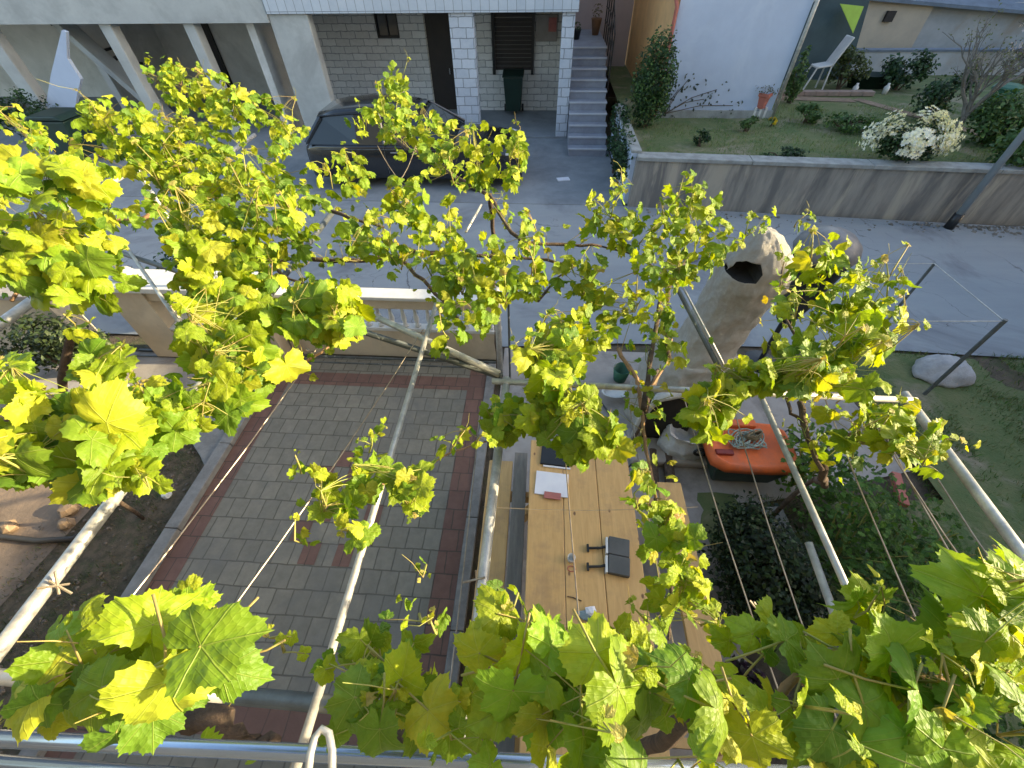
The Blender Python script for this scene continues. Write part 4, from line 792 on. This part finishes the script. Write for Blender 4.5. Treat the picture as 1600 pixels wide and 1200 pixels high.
for sx in (-1,1): MB().tube([(oc.x+sx*.36,oc.y+.2,.1),(oc.x+sx*.42,oc.y+.2,.1)],.11,16).build('wheel',mt['blackpl'],T)
T2=thing('rope_coil','tangled grey-green rope coil heaped on the orange lid','rope',(oc.x-.03,oc.y+.02,.56))
b=MB(); pts=[]
for i in range(150):
    q=i*.43; r=.05+.09*abs(math.sin(i*.113)); pts.append(Vector((oc.x-.05+1.5*r*math.cos(q)+random.uniform(-.015,.015),oc.y+.03+r*math.sin(q*1.07),.575+.05*abs(math.sin(i*.37)))))
b.tube(pts,.0075,6); b.build('rope',M('rope',(.35,.42,.38),(.18,.24,.2),20,.9,.3),T2)
b=MB(); pts=[Vector((oc.x+.02+.1*math.cos(i*.6),oc.y+.06+.05*math.sin(i*.63),.60+.002*i)) for i in range(40)]; b.tube(pts,.01,6); b.build('hose_loop',M('khaki_hose',(.2,.16,.09),(.12,.1,.06),20,.9,.3),T2)
for o_ in (T,T2): o_.scale=(OS,OS,OS)
T2.location=oc+Vector((-.03,.02,.56))*OS
# shrubs bottom right
shrub('dark_garden_shrub','dense dark green shrub between the table and the curved edging','shrub',(1.98,1.35,0),(.46,.62,.40),7500,.05,[(.016,.034,.010),(.028,.055,.014),(.010,.022,.008)],None,None,14)
shrub('purple_plant','low dark purple-leaved plant by the end of the right bench','plant',(1.72,.62,0),(.2,.2,.16),500,.05,[(.05,.02,.04),(.03,.015,.03),(.03,.03,.02)])
b=MB(); arc=[(2.42,2.05),(2.45,1.75),(2.53,1.45),(2.55,1.1),(2.5,.75),(2.42,.45),(2.3,.2)]
for i in range(len(arc)-1):
    a=Vector((*arc[i],0)); c=Vector((*arc[i+1],0)); dd=(c-a)/2; nn=Vector((-dd.y,dd.x,0)).normalized(); b.obox((a+c)/2+Vector((0,0,.04)),dd*1.02,nn*.09,(0,0,.05))
tag(b.build('curved_edging',mt['kerb'],org=(2.5,1.1,0),bevel=.01),'curved pale concrete edging beside the dark shrub','edging')
for i,(A,B,l) in enumerate([((1315,800),(1352,872),'short white strip lying in the plants at right'),((1398,740),(1412,790),'reddish flat brick standing among the plants at right')]):
    a=at(*A,.06); c=at(*B,.06); dd=(c-a)/2; nn=Vector((-dd.y,dd.x,0)).normalized()
    tag(MB().obox((a+c)/2,dd,nn*(.03 if i==0 else .04),(0,0,.03)).build('edging_piece',mt['kerb'] if i==0 else mt['terra'],org=a,bevel=.005),l,'edging')
# ================================================================== PERGOLA
ZP=2.5
T=thing('pergola_frame','metal pipe pergola frame strung with wires over driveway and table','pergola',(-.5,1.8,0))
def pipe(a,c,r=.021,mat='galv',nm='pipe'): 
    return MB().tube([a,c],r,12).build(nm,mt[mat],T,smooth=True)
Z0=-.4
pipe((-1.63,Z0,ZP),(-1.63,1.36,ZP),.024); pipe((-1.63,1.36,ZP),(-1.63,3.2,ZP),.02,'pipedk')
pipe((-.59,Z0,ZP),(-.59,2.05,ZP),.0135); pipe((-.635,Z0,ZP-.06),(-.60,.62,ZP-.05),.008,'wire')
pipe((-.16,Z0,ZP),(-.13,1.40,ZP),.019)
pipe((1.07,Z0,ZP),(1.07,1.40,ZP),.0125); pipe((1.0,Z0,ZP-.09),(1.02,.66,ZP-.02),.013,'galv')
pipe((1.72,Z0,ZP),(1.74,1.40,ZP),.019)
pipe((-.2,1.37,ZP+.01),(1.76,1.35,ZP+.01),.015)
pipe((-2.0,.10,ZP-.02),(-.86,.10,ZP-.02),.022,'galv'); pipe((-.86,.10,ZP-.02),(.1,.09,ZP-.02),.024,'pipedk')
pipe((-3.25,2.62,ZP-.03),(-.16,1.44,ZP-.03),.017,'pipedk'); pipe((-1.2,2.03,ZP-.028),(-.17,1.43,ZP-.0),.019)
pipe((-2.93,2.55,ZP),(-1.85,1.58,ZP),.011)
pipe((-3.06,1.2,ZP),(-3.06,2.2,ZP),.028,'galv'); pipe((-3.12,3.6,ZP),(-3.14,4.9,ZP),.02); pipe((-3.84,3.0,ZP),(-3.84,4.0,ZP),.024)
pp0=at(1050,435,ZP); pp1=at(1122,572,ZP); pipe(pp0,pp1,.013,'pipedk'); pipe(pp0+Vector((.03,0,.015)),pp1+Vector((.02,0,.015)),.006)
pipe(at(752,320,ZP+.2),at(728,362,ZP+.2),.008); 
pipe((-3.9,-.1,ZP-.04),(1.9,-.12,ZP-.04),.02,'pipedk')
for x,y in ((-3.84,3.95),(-1.63,-.38),(1.72,-.38)): 
    pipe((x,y,0),(x,y,ZP),.022,'galv','post')
def wire(a,c,r=.0028):
    pa,pc=Vector(a),Vector(c); m=pa.lerp(pc,.5)-Vector((0,0,.03)); MB().tube([pa,pa.lerp(pc,.25)-Vector((0,0,.022)),m,pa.lerp(pc,.75)-Vector((0,0,.022)),pc],r,5).build('wire',mt['wire'],T)
for a,c in [((-1.36,.1),(-1.14,1.75)),((-1.02,.1),(-.62,1.75)),((-.21,.1),(-.24,1.2)),((.75,.1),(.71,1.36)),((.88,.1),(.93,1.36)),((1.46,.1),(1.6,1.7)),((1.22,.1),(1.42,1.7)),((.19,.1),(.13,1.36)),((.47,.1),(.45,1.36)),((1.62,.1),(1.66,1.36)),((1.55,.1),(1.52,1.36)),((-1.02,.2),(-1.22,.1))]:
    wire((*a,ZP),(*c,ZP))
wire(at(755,792,ZP),at(1090,792,ZP),.0012); wire(at(590,228,2.9),at(625,282,2.7),.003); wire(at(650,225,2.9),at(622,285,2.7),.003)
for (px0,py0) in [(745,905),(1320,618),(1250,612),(1205,605),(90,915),(1190,960),(485,550)]:
    c=at(px0,py0,ZP+.01); b=MB()
    for k in range(3):
        d1=rv()*.05; b.tube([c-d1*.6,c,c+d1],.004,5)
    b.build('tie',mt['wire'],T)
# ================================================================== BALCONY RAIL
T=thing('balcony_railing','blue-grey metal balcony railing tubes at the bottom left edge','railing',(-.6,0,2.9))
a_=at(-30,1153,3.0); c_=at(930,1197,3.0); dd=(c_-a_)
MB().tube([a_-dd*.5,c_+dd*.8],.0135,14).build('top_tube',mt['rail'],T,smooth=True)
a2=at(-40,1190,2.95); c2=at(300,1214,2.95); d2=c2-a2
MB().tube([a2-d2*.6,c2+d2*3],.013,14).build('lower_tube',mt['rail'],T,smooth=True)
h=[at(x,y,3.3) for x,y in [(481,1212),(485,1178),(492,1152),(503,1139),(514,1146),(519,1172),(519,1212)]]
MB().tube(h,.0048,10).build('hook',mt['galv'],T,smooth=True)
# ================================================================== VINES
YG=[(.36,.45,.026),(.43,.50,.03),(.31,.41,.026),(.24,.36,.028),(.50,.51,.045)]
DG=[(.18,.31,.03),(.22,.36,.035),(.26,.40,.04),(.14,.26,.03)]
BR=[(.50,.38,.12),(.58,.50,.16),(.55,.34,.14)]
LB=MB
def make_vine(label,loc,clusters,canes,trunk=None,dk=.25,big=()):
    T=thing('grapevine',label,'grapevine',loc,'grapevines trained over the pergola')
    L=Leaves(); sh=MB(); nl=0
    for cl in clusters:
        cx_,cy_,rx,ry,z,sz=cl[:6]; dens=cl[6] if len(cl)>6 else 1
        if cy_<760 and len(clusters)>15: rx*=1.1; ry*=1.1; sz*=1.5 if sz<.1 else 1.25; dens*=1.55
        C=at(cx_,cy_,z); dp=depth(C); k=dp/F; wx,wy=rx*k,ry*k; wd=.55*(wx+wy)*.5+.03
        area=math.pi*wx*wy; n=max(3,int(dens*5.2*area/(sz*sz*.55)))
        lod=0 if sz/k>48 else (1 if sz/k>20 else 2)
        # shoots
        ns=max(1,int(n/26)); shoots=[]
        for i in range(ns):
            u,v,w0=random.uniform(-.8,.8),random.uniform(-.9,.1),random.uniform(-.7,.7)
            s0=C+R_*wx*u+U_*wy*v+F_*wd*w0-Vector((0,0,.01)); gd=(Vector((random.uniform(-.5,.5),random.uniform(-.3,.5),1))).normalized(); ln=(wy*.8+.05)*random.uniform(.8,1.3)
            s1=s0+gd*ln*.5+rv()*.015; s2=s0+gd*ln+rv()*.03; sh.tube([s0,s1,s2],([.0035,.003,.0018] if z<3.15 else [.0022,.0018,.001]),5); shoots.append((s0,s1,s2))
        for i in range(n):
            q=random.random()**.8; an=random.uniform(0,6.283)
            P=C+R_*wx*math.sqrt(q)*math.cos(an)+U_*wy*math.sqrt(q)*math.sin(an)+F_*wd*random.uniform(-1,1)
            nn=Vector((.35+random.gauss(0,.5),-.4+random.gauss(0,.5),.7+random.gauss(0,.35)))
            tip=Vector((random.gauss(0,.7),random.gauss(-.2,.7),random.uniform(-.9,.1)))
            r=random.random(); upq=(P-C).dot(U_)/max(wy,1e-3)
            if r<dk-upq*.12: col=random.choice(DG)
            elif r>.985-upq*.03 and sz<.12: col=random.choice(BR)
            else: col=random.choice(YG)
            f=random.uniform(.8,1.15); s_=sz*random.uniform(.5,1.2) if len(clusters)<31 or cy_<800 else sz*random.uniform(.5,.95)
            if upq>.55: s_*=.75
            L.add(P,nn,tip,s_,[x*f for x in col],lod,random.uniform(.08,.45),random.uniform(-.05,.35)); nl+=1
            # petiole
            if lod==0 or (lod==1 and random.random()<.25):
                q0=min(shoots,key=lambda s:(s[1]-P).length)[random.choice((0,1,2))]
                if (q0-P).length<sz*2.2: sh.tube([P,P.lerp(q0,.5)+Vector((0,0,.01)),q0],([.0012,.0014,.0018] if z<3.15 else [.0008,.0009,.0011]),4,cap=False)
        # tips: small young leaves
        for s0,s1,s2 in shoots:
            for _ in range(3):
                L.add(s2+rv()*.015,Vector((random.gauss(0,.6),-.4,1)),rv()+Vector((0,0,.6)),sz*random.uniform(.2,.4),random.choice(BR[:2]+YG),min(lod+1,2),.5,.5)
            if random.random()<.4:
                e_=s2+Vector((random.gauss(0,.04),random.gauss(0,.04),.06)); sh.tube([s2,s2.lerp(e_,.5)+rv()*.01,e_],[.001,.001,.0007],4,cap=False)
    big=list(big)+[(a+random.uniform(-45,45),b_+random.uniform(-35,35),c_-.05,d_*.75,random.uniform(-1,1),random.uniform(-1,1),random.random()<.35) for a,b_,c_,d_,_,_,_ in big]
    for (px_,py_,z,sz,tx,ty,dkl) in big:
        sz*=random.uniform(.68,.95); px_+=random.uniform(-12,12); P=at(px_,py_,z); tip=R_*tx+U_*ty; nn=(-F_*.6+Vector((.25,0,.5))+rv()*.55)
        col=random.choice(DG if dkl else YG); L.add(P,nn,tip,sz,[x*random.uniform(.9,1.1) for x in col],0,random.uniform(.1,.65),random.uniform(-.1,.45))
        q0=P-tip.normalized()*sz*.9-Vector((0,0,.03)); sh.tube([P,P.lerp(q0,.5)-Vector((0,0,.012)),q0],[.0016,.0018,.002],5)
    for c in canes:
        P_=[at(x,y,c[0]) for x,y in c[2]]
        if c[0]>2.9: continue
        for i in range(len(P_)-1):
            ln=(P_[i+1]-P_[i]).length
            for k in range(int(ln/.030)):
                base=P_[i].lerp(P_[i+1],random.random()); q=base+Vector((random.gauss(0,.06),random.gauss(0,.06),random.uniform(-.05,.16)))
                L.add(q,Vector((.35+random.gauss(0,.5),-.4+random.gauss(0,.5),.7)),rv()+Vector((0,0,-.4)),random.uniform(.05,.10),[x*random.uniform(.8,1.15) for x in random.choice(YG+DG[:2])],1,random.uniform(.1,.5),random.uniform(0,.35))
                if random.random()<.5: sh.tube([base,base.lerp(q,.5)+rv()*.01,q],[.002,.0016,.0012],4,cap=False)
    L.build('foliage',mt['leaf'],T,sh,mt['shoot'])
    for c in canes:
        mat='bark'; z=c[0]; r=c[1]*.62; pts=c[2]
        if len(c)>3: mat=c[3]
        P=[at(x,y,z+ (random.uniform(-.02,.02))) for x,y in pts]; Q=[]
        for i in range(len(P)-1):
            for k in range(4): Q.append(P[i].lerp(P[i+1],k/4)+rv()*r*.55)
        Q.append(P[-1]); rr=[r*(1.15-.6*i/len(Q))*random.uniform(.82,1.2) for i in range(len(Q))]
        MB().tube(Q,rr,9).build('cane',mt[mat],T,smooth=True)
    if trunk:
        P=[Vector(p) for p in trunk]; Q=[]
        for i in range(len(P)-1):
            for k in range(5): Q.append(P[i].lerp(P[i+1],k/5)+rv()*.012)
        Q.append(P[-1]); MB().tube(Q,[.02*random.uniform(.8,1.15) for _ in Q],10).build('trunk',mt['bark'],T,smooth=True)
    print('vine',label[:30],nl); return T
make_vine('far left grapevine with dense yellow-green leaves over the white wall',(-3.1,2.6,0),[
 (255,110,26,16,3.35,.06,.8),(300,138,48,24,3.3,.075),(362,162,30,34,3.25,.08,1.2),(322,185,45,22,3.25,.08,.6),(188,192,46,28,3.3,.09),(150,178,22,16,3.35,.06,.5),(235,225,60,32,3.15,.1),
 (430,185,25,26,3.25,.075),(455,208,30,16,3.2,.06,.5),(300,252,66,40,3.1,.1,1.1),(362,298,50,46,3.05,.11,1.2),(438,255,22,38,3.1,.08),(470,320,26,42,3.0,.1),(425,350,38,50,3.0,.11,1.2),(330,350,48,42,3.0,.11,1.2),
 (255,335,36,26,3.0,.1,.6),(340,418,52,40,2.9,.12,1.1),(405,425,32,34,2.9,.11,.7),(298,420,26,46,2.9,.1,.6),(358,490,46,42,2.9,.13),(388,560,46,46,2.85,.14,1.2),(308,540,24,26,2.9,.12,.8),(500,482,60,42,2.85,.13,1.3),(545,500,22,36,2.85,.12),(300,300,60,30,3.0,.1,.7),(280,200,50,26,3.2,.09,.7),(150,245,40,22,3.2,.09,.7)],
 [(2.7,.028,[(150,340),(190,345),(235,338),(262,318)],'barklt'),(2.6,.018,[(260,385),(330,400),(400,410),(470,405),(560,408),(618,398)]),(2.55,.012,[(425,597),(470,570),(510,545),(540,515)],'barklt'),(2.55,.014,[(380,360),(440,430),(500,455),(560,470)])],
 None)
make_vine('grapevine at the left edge with large hanging leaves above the bare earth',(-2.6,1.5,0),[
 (75,288,52,42,3.35,.13,1.1),(30,192,30,18,3.4,.06,.6),(55,228,30,26,3.35,.09,.5),(38,392,48,46,3.1,.13,1.1),(112,370,46,32,3.1,.11),(110,428,58,42,3.0,.13,1.1),(168,330,30,20,3.1,.09,.5),(5,300,20,40,3.2,.1,.6),
 (165,567,38,22,3.0,.12,.9),(60,650,76,46,3.0,.14,1.2),(150,690,80,58,2.95,.15,1.4),(40,715,56,45,3.0,.14,1.1),(232,650,56,42,2.9,.13),(300,640,44,30,2.9,.12,.8),(342,608,36,32,2.9,.13),(130,515,24,20,3.0,.07,.4),(190,620,50,30,2.95,.12,.9),(20,600,30,30,3.0,.12,.7),(225,745,30,20,2.95,.1,.5)],
 [(2.7,.016,[(0,660),(80,650),(170,670),(260,650),(340,600),(400,575)]),(2.8,.012,[(20,470),(60,400),(90,340),(80,260),(30,190)],'barklt')],
 [(-3.9,1.6,0),(-3.6,1.5,.9),(-3.1,1.4,1.8),(-2.4,1.5,2.6)])
make_vine('central grapevine on thick brown canes between the driveway and the parked car',(-.6,2.9,0),[
 (620,128,16,18,3.25,.05,.7),(615,168,26,32,3.15,.08,1.2),(645,197,52,20,3.15,.08,1.1),(692,225,36,26,3.1,.085),(560,190,12,26,3.15,.09,.5),(550,268,24,34,3.05,.1,1.1),(505,270,14,20,3.1,.07,.5),(635,310,26,42,3.0,.1,1.1),(776,250,42,40,3.05,.085,1.1),(722,270,20,20,3.05,.07,.5),(800,213,16,12,3.15,.05,.5),
 (582,365,42,32,2.95,.11,1.1),(700,350,26,32,2.95,.09,.8),(826,350,14,20,2.95,.07,.8),(690,402,38,32,2.9,.11),(745,430,56,46,2.85,.11,1.2),(812,420,40,36,2.85,.1,1.1),(730,490,36,25,2.8,.1),(692,520,20,25,2.75,.09,.8),(610,400,30,20,2.9,.09,.5),(660,260,30,20,3.05,.07,.4)],
 [(2.62,.02,[(505,325),(560,345),(600,355)]),(2.6,.022,[(480,405),(560,408),(620,400),(660,438),(700,478),(725,510)]),(2.62,.024,[(600,205),(650,240),(700,270),(765,305),(800,365),(820,380),(880,382),(940,385)]),(2.58,.02,[(600,375),(650,395),(700,395),(760,400),(840,405),(900,415)]),(2.6,.01,[(840,470),(870,435),(900,415)])],
 [(-.45,3.75,0),(-.47,3.75,1.0),(-.45,3.8,1.9),at(765,305,2.6)])
make_vine('grapevine on the near side of the stone chimney with leaves over the table',(.8,2.2,0),[
 (940,330,26,28,2.95,.085),(970,288,14,16,3.0,.06,.7),(1000,360,42,32,2.9,.1,1.1),(1070,330,38,42,2.95,.1,1.2),(1102,380,36,32,2.9,.09),(1042,410,46,30,2.85,.1),(900,430,30,34,2.7,.1),(960,470,52,30,2.55,.11),(870,552,46,44,2.75,.11,1.3),(880,505,40,25,2.75,.1,.9),(922,510,26,30,2.75,.1,.8),(880,612,38,42,2.75,.11,1.2),(905,670,50,44,2.7,.12,1.3),(1030,500,24,14,2.7,.08,.8),(1052,542,16,20,2.7,.08,.8),(790,655,30,30,2.65,.1),(1010,780,22,38,2.7,.1),(1042,840,30,48,2.7,.1,1.4),(1055,918,36,38,2.7,.1,1.3),(1085,960,40,26,2.7,.1,1.1),(1075,880,22,30,2.7,.09,.8),(1000,745,16,16,2.7,.08,.7),(1010,965,20,26,2.7,.11,.8),(945,690,25,25,2.7,.09,.8),(850,640,30,30,2.7,.1,.8)],
 [(2.55,.018,[(1005,640),(1015,560),(1030,480),(1035,430),(1000,400),(940,385)]),(2.5,.02,[(1045,560),(1040,500),(1045,450),(1075,400)]),(2.5,.016,[(965,545),(995,590),(1002,640),(1010,700),(1025,780)],'barklt'),(2.5,.012,[(1025,780),(1040,850),(1050,930),(1045,1000)]),(2.5,.01,[(1000,630),(1040,570),(1050,530)],'barklt')],
 [(1.12,2.7,0),(1.1,2.6,.8),(1.0,2.4,1.6),at(1005,640,2.5)])
make_vine('right grapevine with bright yellow leaves above the orange lid and chimney',(1.5,1.9,0),[
 (1148,372,16,10,2.95,.06,.8),(1185,350,16,16,2.95,.06,.6),(1255,345,14,10,2.95,.05,.6),(1292,405,42,32,2.95,.09,1.1),(1350,450,42,40,2.9,.1,1.1),(1262,480,32,26,2.85,.09),(1300,530,46,46,2.85,.1,1.2),(1362,522,30,36,2.85,.095,.9),(1230,582,52,26,2.8,.1,1.2),(1152,592,46,26,2.75,.1,1.1),(1120,640,36,38,2.7,.11,1.3),(1400,495,26,22,2.9,.065,.5),(1320,600,36,16,2.75,.09,.7),(1340,665,46,26,2.65,.09,.9),(1422,690,36,26,2.7,.09),(1492,690,24,10,2.75,.06,.5),(1395,440,16,12,2.95,.05,.6),(1240,545,30,25,2.8,.09,.8),(1300,700,36,26,2.4,.08,.6),(1380,640,40,20,2.65,.08,.6),(1450,720,26,18,2.6,.07,.5),(1300,470,40,40,2.85,.09,.7)],
 [(2.52,.02,[(1250,628),(1258,680),(1285,735)]),(2.5,.014,[(1258,660),(1235,645),(1228,620)]),(2.5,.014,[(1262,620),(1290,590),(1310,560),(1330,500)]),(2.5,.012,[(1250,540),(1215,470),(1225,410)]),(2.45,.014,[(1320,680),(1360,680),(1390,655)])],
 [at(1285,735,2.4),at(1290,760,1.8),(2.35,1.9,.9),(2.3,1.9,0)],.2)
make_vine('small hanging grapevine shoot alone above the middle of the driveway',(-.6,.9,0),[
 (600,742,56,24,2.75,.12),(530,768,42,38,2.75,.12,1.1),(645,765,24,42,2.75,.12),(540,830,38,16,2.75,.11,.9),(476,838,13,16,2.75,.07,.8),(700,690,26,12,2.75,.06,.6),(755,685,13,13,2.75,.06,.7),(592,665,10,16,2.85,.04,.5),(478,735,20,8,2.8,.035,.6),(655,885,14,18,2.9,.05,.6),(640,950,30,14,2.85,.06,.6),(680,960,14,20,2.85,.06,.6),(560,700,25,15,2.75,.07,.6),(650,805,14,14,2.75,.06,.6)],
 [(2.55,.008,[(520,790),(590,760),(650,735),(710,705),(760,690)],'barklt')],None,.35)
make_vine('closest grapevine with very large leaves along the balcony rail',(.3,.1,0),[
 (265,1000,85,46,3.3,.12,.6),(190,1075,85,38,3.3,.11,.5),(95,1060,40,35,3.35,.12,.4),(15,1090,20,40,3.3,.09,.6),(440,1030,32,20,3.1,.065,.6),(560,1005,44,52,3.1,.1,1.2),(620,1075,74,54,3.1,.11,1.3),(560,1125,54,34,3.15,.11),(700,1110,50,40,3.1,.1),(795,965,56,52,3.2,.11,.8),(820,1070,74,74,3.25,.12,.8),(905,1130,80,55,3.25,.12,.8),(955,1045,62,52,3.25,.12,.6),
 (1100,1110,90,66,3.25,.115,.8),(1235,1000,44,20,3.2,.10,.9),(1200,1090,50,40,3.25,.11,.9),(1355,1050,92,56,3.25,.12,.8),(1455,1000,75,55,3.25,.12,.8),(1390,1140,130,45,3.25,.12,.9),(1532,945,62,62,3.35,.12,1.1),(1565,900,32,24,3.35,.11),(1545,1080,66,86,3.25,.12,.9),(1500,1165,95,28,3.3,.12),(1270,1160,60,40,3.25,.12,.9),(1000,1170,80,30,3.3,.13,1),(740,1165,60,25,3.2,.1,.7),(1010,1080,60,40,3.25,.12,1.1),(960,1000,40,26,3.2,.10,.9),(1400,960,50,30,3.25,.11,.6),(1300,1000,50,25,3.2,.1,.6),(880,1010,50,40,3.25,.12,.9)],
 [(2.75,.04,[(285,1118),(340,1130),(380,1158),(430,1160)]),(2.95,.032,[(600,1162),(680,1168),(770,1178)]),(3.2,.012,[(1100,1180),(1180,1130),(1240,1060),(1330,1090),(1450,1060),(1600,1080)],'barklt'),(3.2,.008,[(120,1105),(230,1060),(330,1010)],'barklt')],
 [(.4,.02,0),(.42,.02,1.2),(.36,.05,2.4),(.3,.08,3.1)],.3,[
 (235,975,3.38,.15,.3,1,0),(305,1010,3.4,.155,1,.3,0),(175,1000,3.34,.14,-.8,.5,0),(265,1065,3.38,.15,.3,-1,0),(160,1075,3.36,.13,-.9,-.6,0),(345,1045,3.33,.12,1,-.4,1),(240,1110,3.3,.13,0,-1,1),(90,1000,3.3,.11,-1,-.2,1),(300,950,3.3,.10,.4,1,0),(100,1100,3.3,.1,-.6,-.8,0),(30,1075,3.3,.09,-.3,1,0),(220,1035,3.32,.14,0,-.4,0),
 (790,960,3.3,.11,.1,1,0),(850,1010,3.32,.12,.8,.8,1),(760,1020,3.3,.12,-.8,.3,0),(800,1080,3.3,.14,-.2,-1,1),(880,1080,3.28,.14,.4,-.7,1),(930,1020,3.35,.13,-.6,.9,0),(975,1075,3.36,.14,.5,-1,0),(900,1150,3.3,.14,0,-1,1),(1010,1130,3.3,.14,.5,-.6,1),
 (1080,1060,3.33,.14,-.6,.8,1),(1130,1110,3.34,.14,.7,-.4,1),(1180,1150,3.3,.13,.3,-1,0),(1225,1000,3.28,.12,.9,.3,1),(1185,990,3.25,.1,-.7,.7,0),(1300,1060,3.3,.14,-.5,.7,1),(1380,1020,3.32,.15,-.3,1,1),(1350,1100,3.3,.15,0,-1,1),(1440,1080,3.32,.16,.8,-.3,1),(1470,990,3.3,.15,.2,1,1),(1420,1150,3.3,.15,-.4,-1,1),(1290,1140,3.28,.14,-.7,-.7,1),(1530,1040,3.3,.14,.7,.5,0),(1520,1120,3.3,.15,.2,-1,1),(1590,1100,3.3,.14,.6,0,1),(1540,930,3.36,.15,-.3,1,0),(1480,1170,3.3,.14,-.4,-1,0),(1580,990,3.33,.13,1,0,0),(1590,910,3.36,.12,.5,.8,1),(620,1060,3.2,.12,.3,1,0),(560,1090,3.2,.12,-.6,-.2,1),(670,1110,3.2,.12,.7,-.6,0),(600,1140,3.2,.12,0,-1,1)])
# ground-level leafy vine bush on the right
def leafy(name,label,c,rad,n,sz,cols):
    o=thing(name,label,'plant',c); L=Leaves(); st=MB(); c=Vector(c)
    for i in range(n):
        d=rv()*random.random()**.4; p=c+Vector((d.x*rad[0],d.y*rad[1],rad[2]+d.z*rad[2])); cc=random.choice(cols); f=random.uniform(.7,1.3)
        L.add(p,Vector((random.gauss(.1,.4),random.gauss(-.2,.4),1)),rv(),sz*random.uniform(.6,1.2),[x*f for x in cc],1,.25,.2)
    L.build('foliage',mt['leaf'],o)
    for i in range(10): e_=c+Vector((random.uniform(-.7,.7)*rad[0],random.uniform(-.7,.7)*rad[1],rad[2]*random.uniform(1,1.8))); st.tube([c,c.lerp(e_,.5)+rv()*.05,e_],[.01,.008,.004],6)
    st.build('stems',mt['shoot'],o); return o
leafy('berry_bush','leafy mid-green plant spreading over the grass right of the curved edging',(2.85,1.6,0),(.42,.85,.5),1100,.10,[(.07,.17,.035),(.10,.22,.04),(.05,.12,.03)])
leafy('berry_bush','leafy plant creeping over the grass towards the right pipe of the pergola',(3.5,1.7,0),(.5,.7,.25),700,.08,[(.06,.15,.035),(.09,.2,.04)])
leafy('berry_bush','leafy green plant at the foot of the gnarled trunk right of the orange lid',(2.75,2.35,0),(.35,.35,.45),500,.09,[(.08,.18,.035),(.11,.23,.04)])
leafy('berry_bush','lower leafy plant nearest the balcony at the right of the curved edging',(2.85,.5,0),(.45,.5,.4),650,.09,[(.05,.13,.03),(.07,.17,.035)])
# ================================================================== UNSEEN BUILDINGS (home house; blocks at right added to shade yard and road)
T=thing('shade_blocker_near','unseen plain house-sized block added at the right to shade the yard','house',(13,-1,0))  # added low block, sized to shade the yard but not the pergola
MB().box(11,17,-14,6.4,0,4.35).build('wall',mt['pinkw'],T); MB().box(10.7,17.3,-14.3,6.6,4.35,4.5).build('roof',mt['slate'],T)
T=thing('shade_blocker_far','unseen tall plain block added far to the right to shade the road','shade blocker',(30,16,0))  # added tall block, keeps sun off the road and the far side
MB().box(26,34,7.2,40,0,13).build('wall',mt['pinkw'],T); MB().box(25.7,34.3,6.9,40.3,13,13.3).build('roof',mt['slate'],T)
T=thing('home_house','cream rendered house behind the balcony, carrying the railing','house',(0,-1.4,0))
MB().box(-9,7,-9,-1.4,0,8.5).build('wall',mt['tanwall'],T); MB().box(-9.3,7.3,-9.3,-1.1,8.5,8.7).build('roof',mt['slate'],T)
MB().box(-6,3,-1.398,-.25,2.0,2.12).build('balcony_slab',mt['kerb'],T)
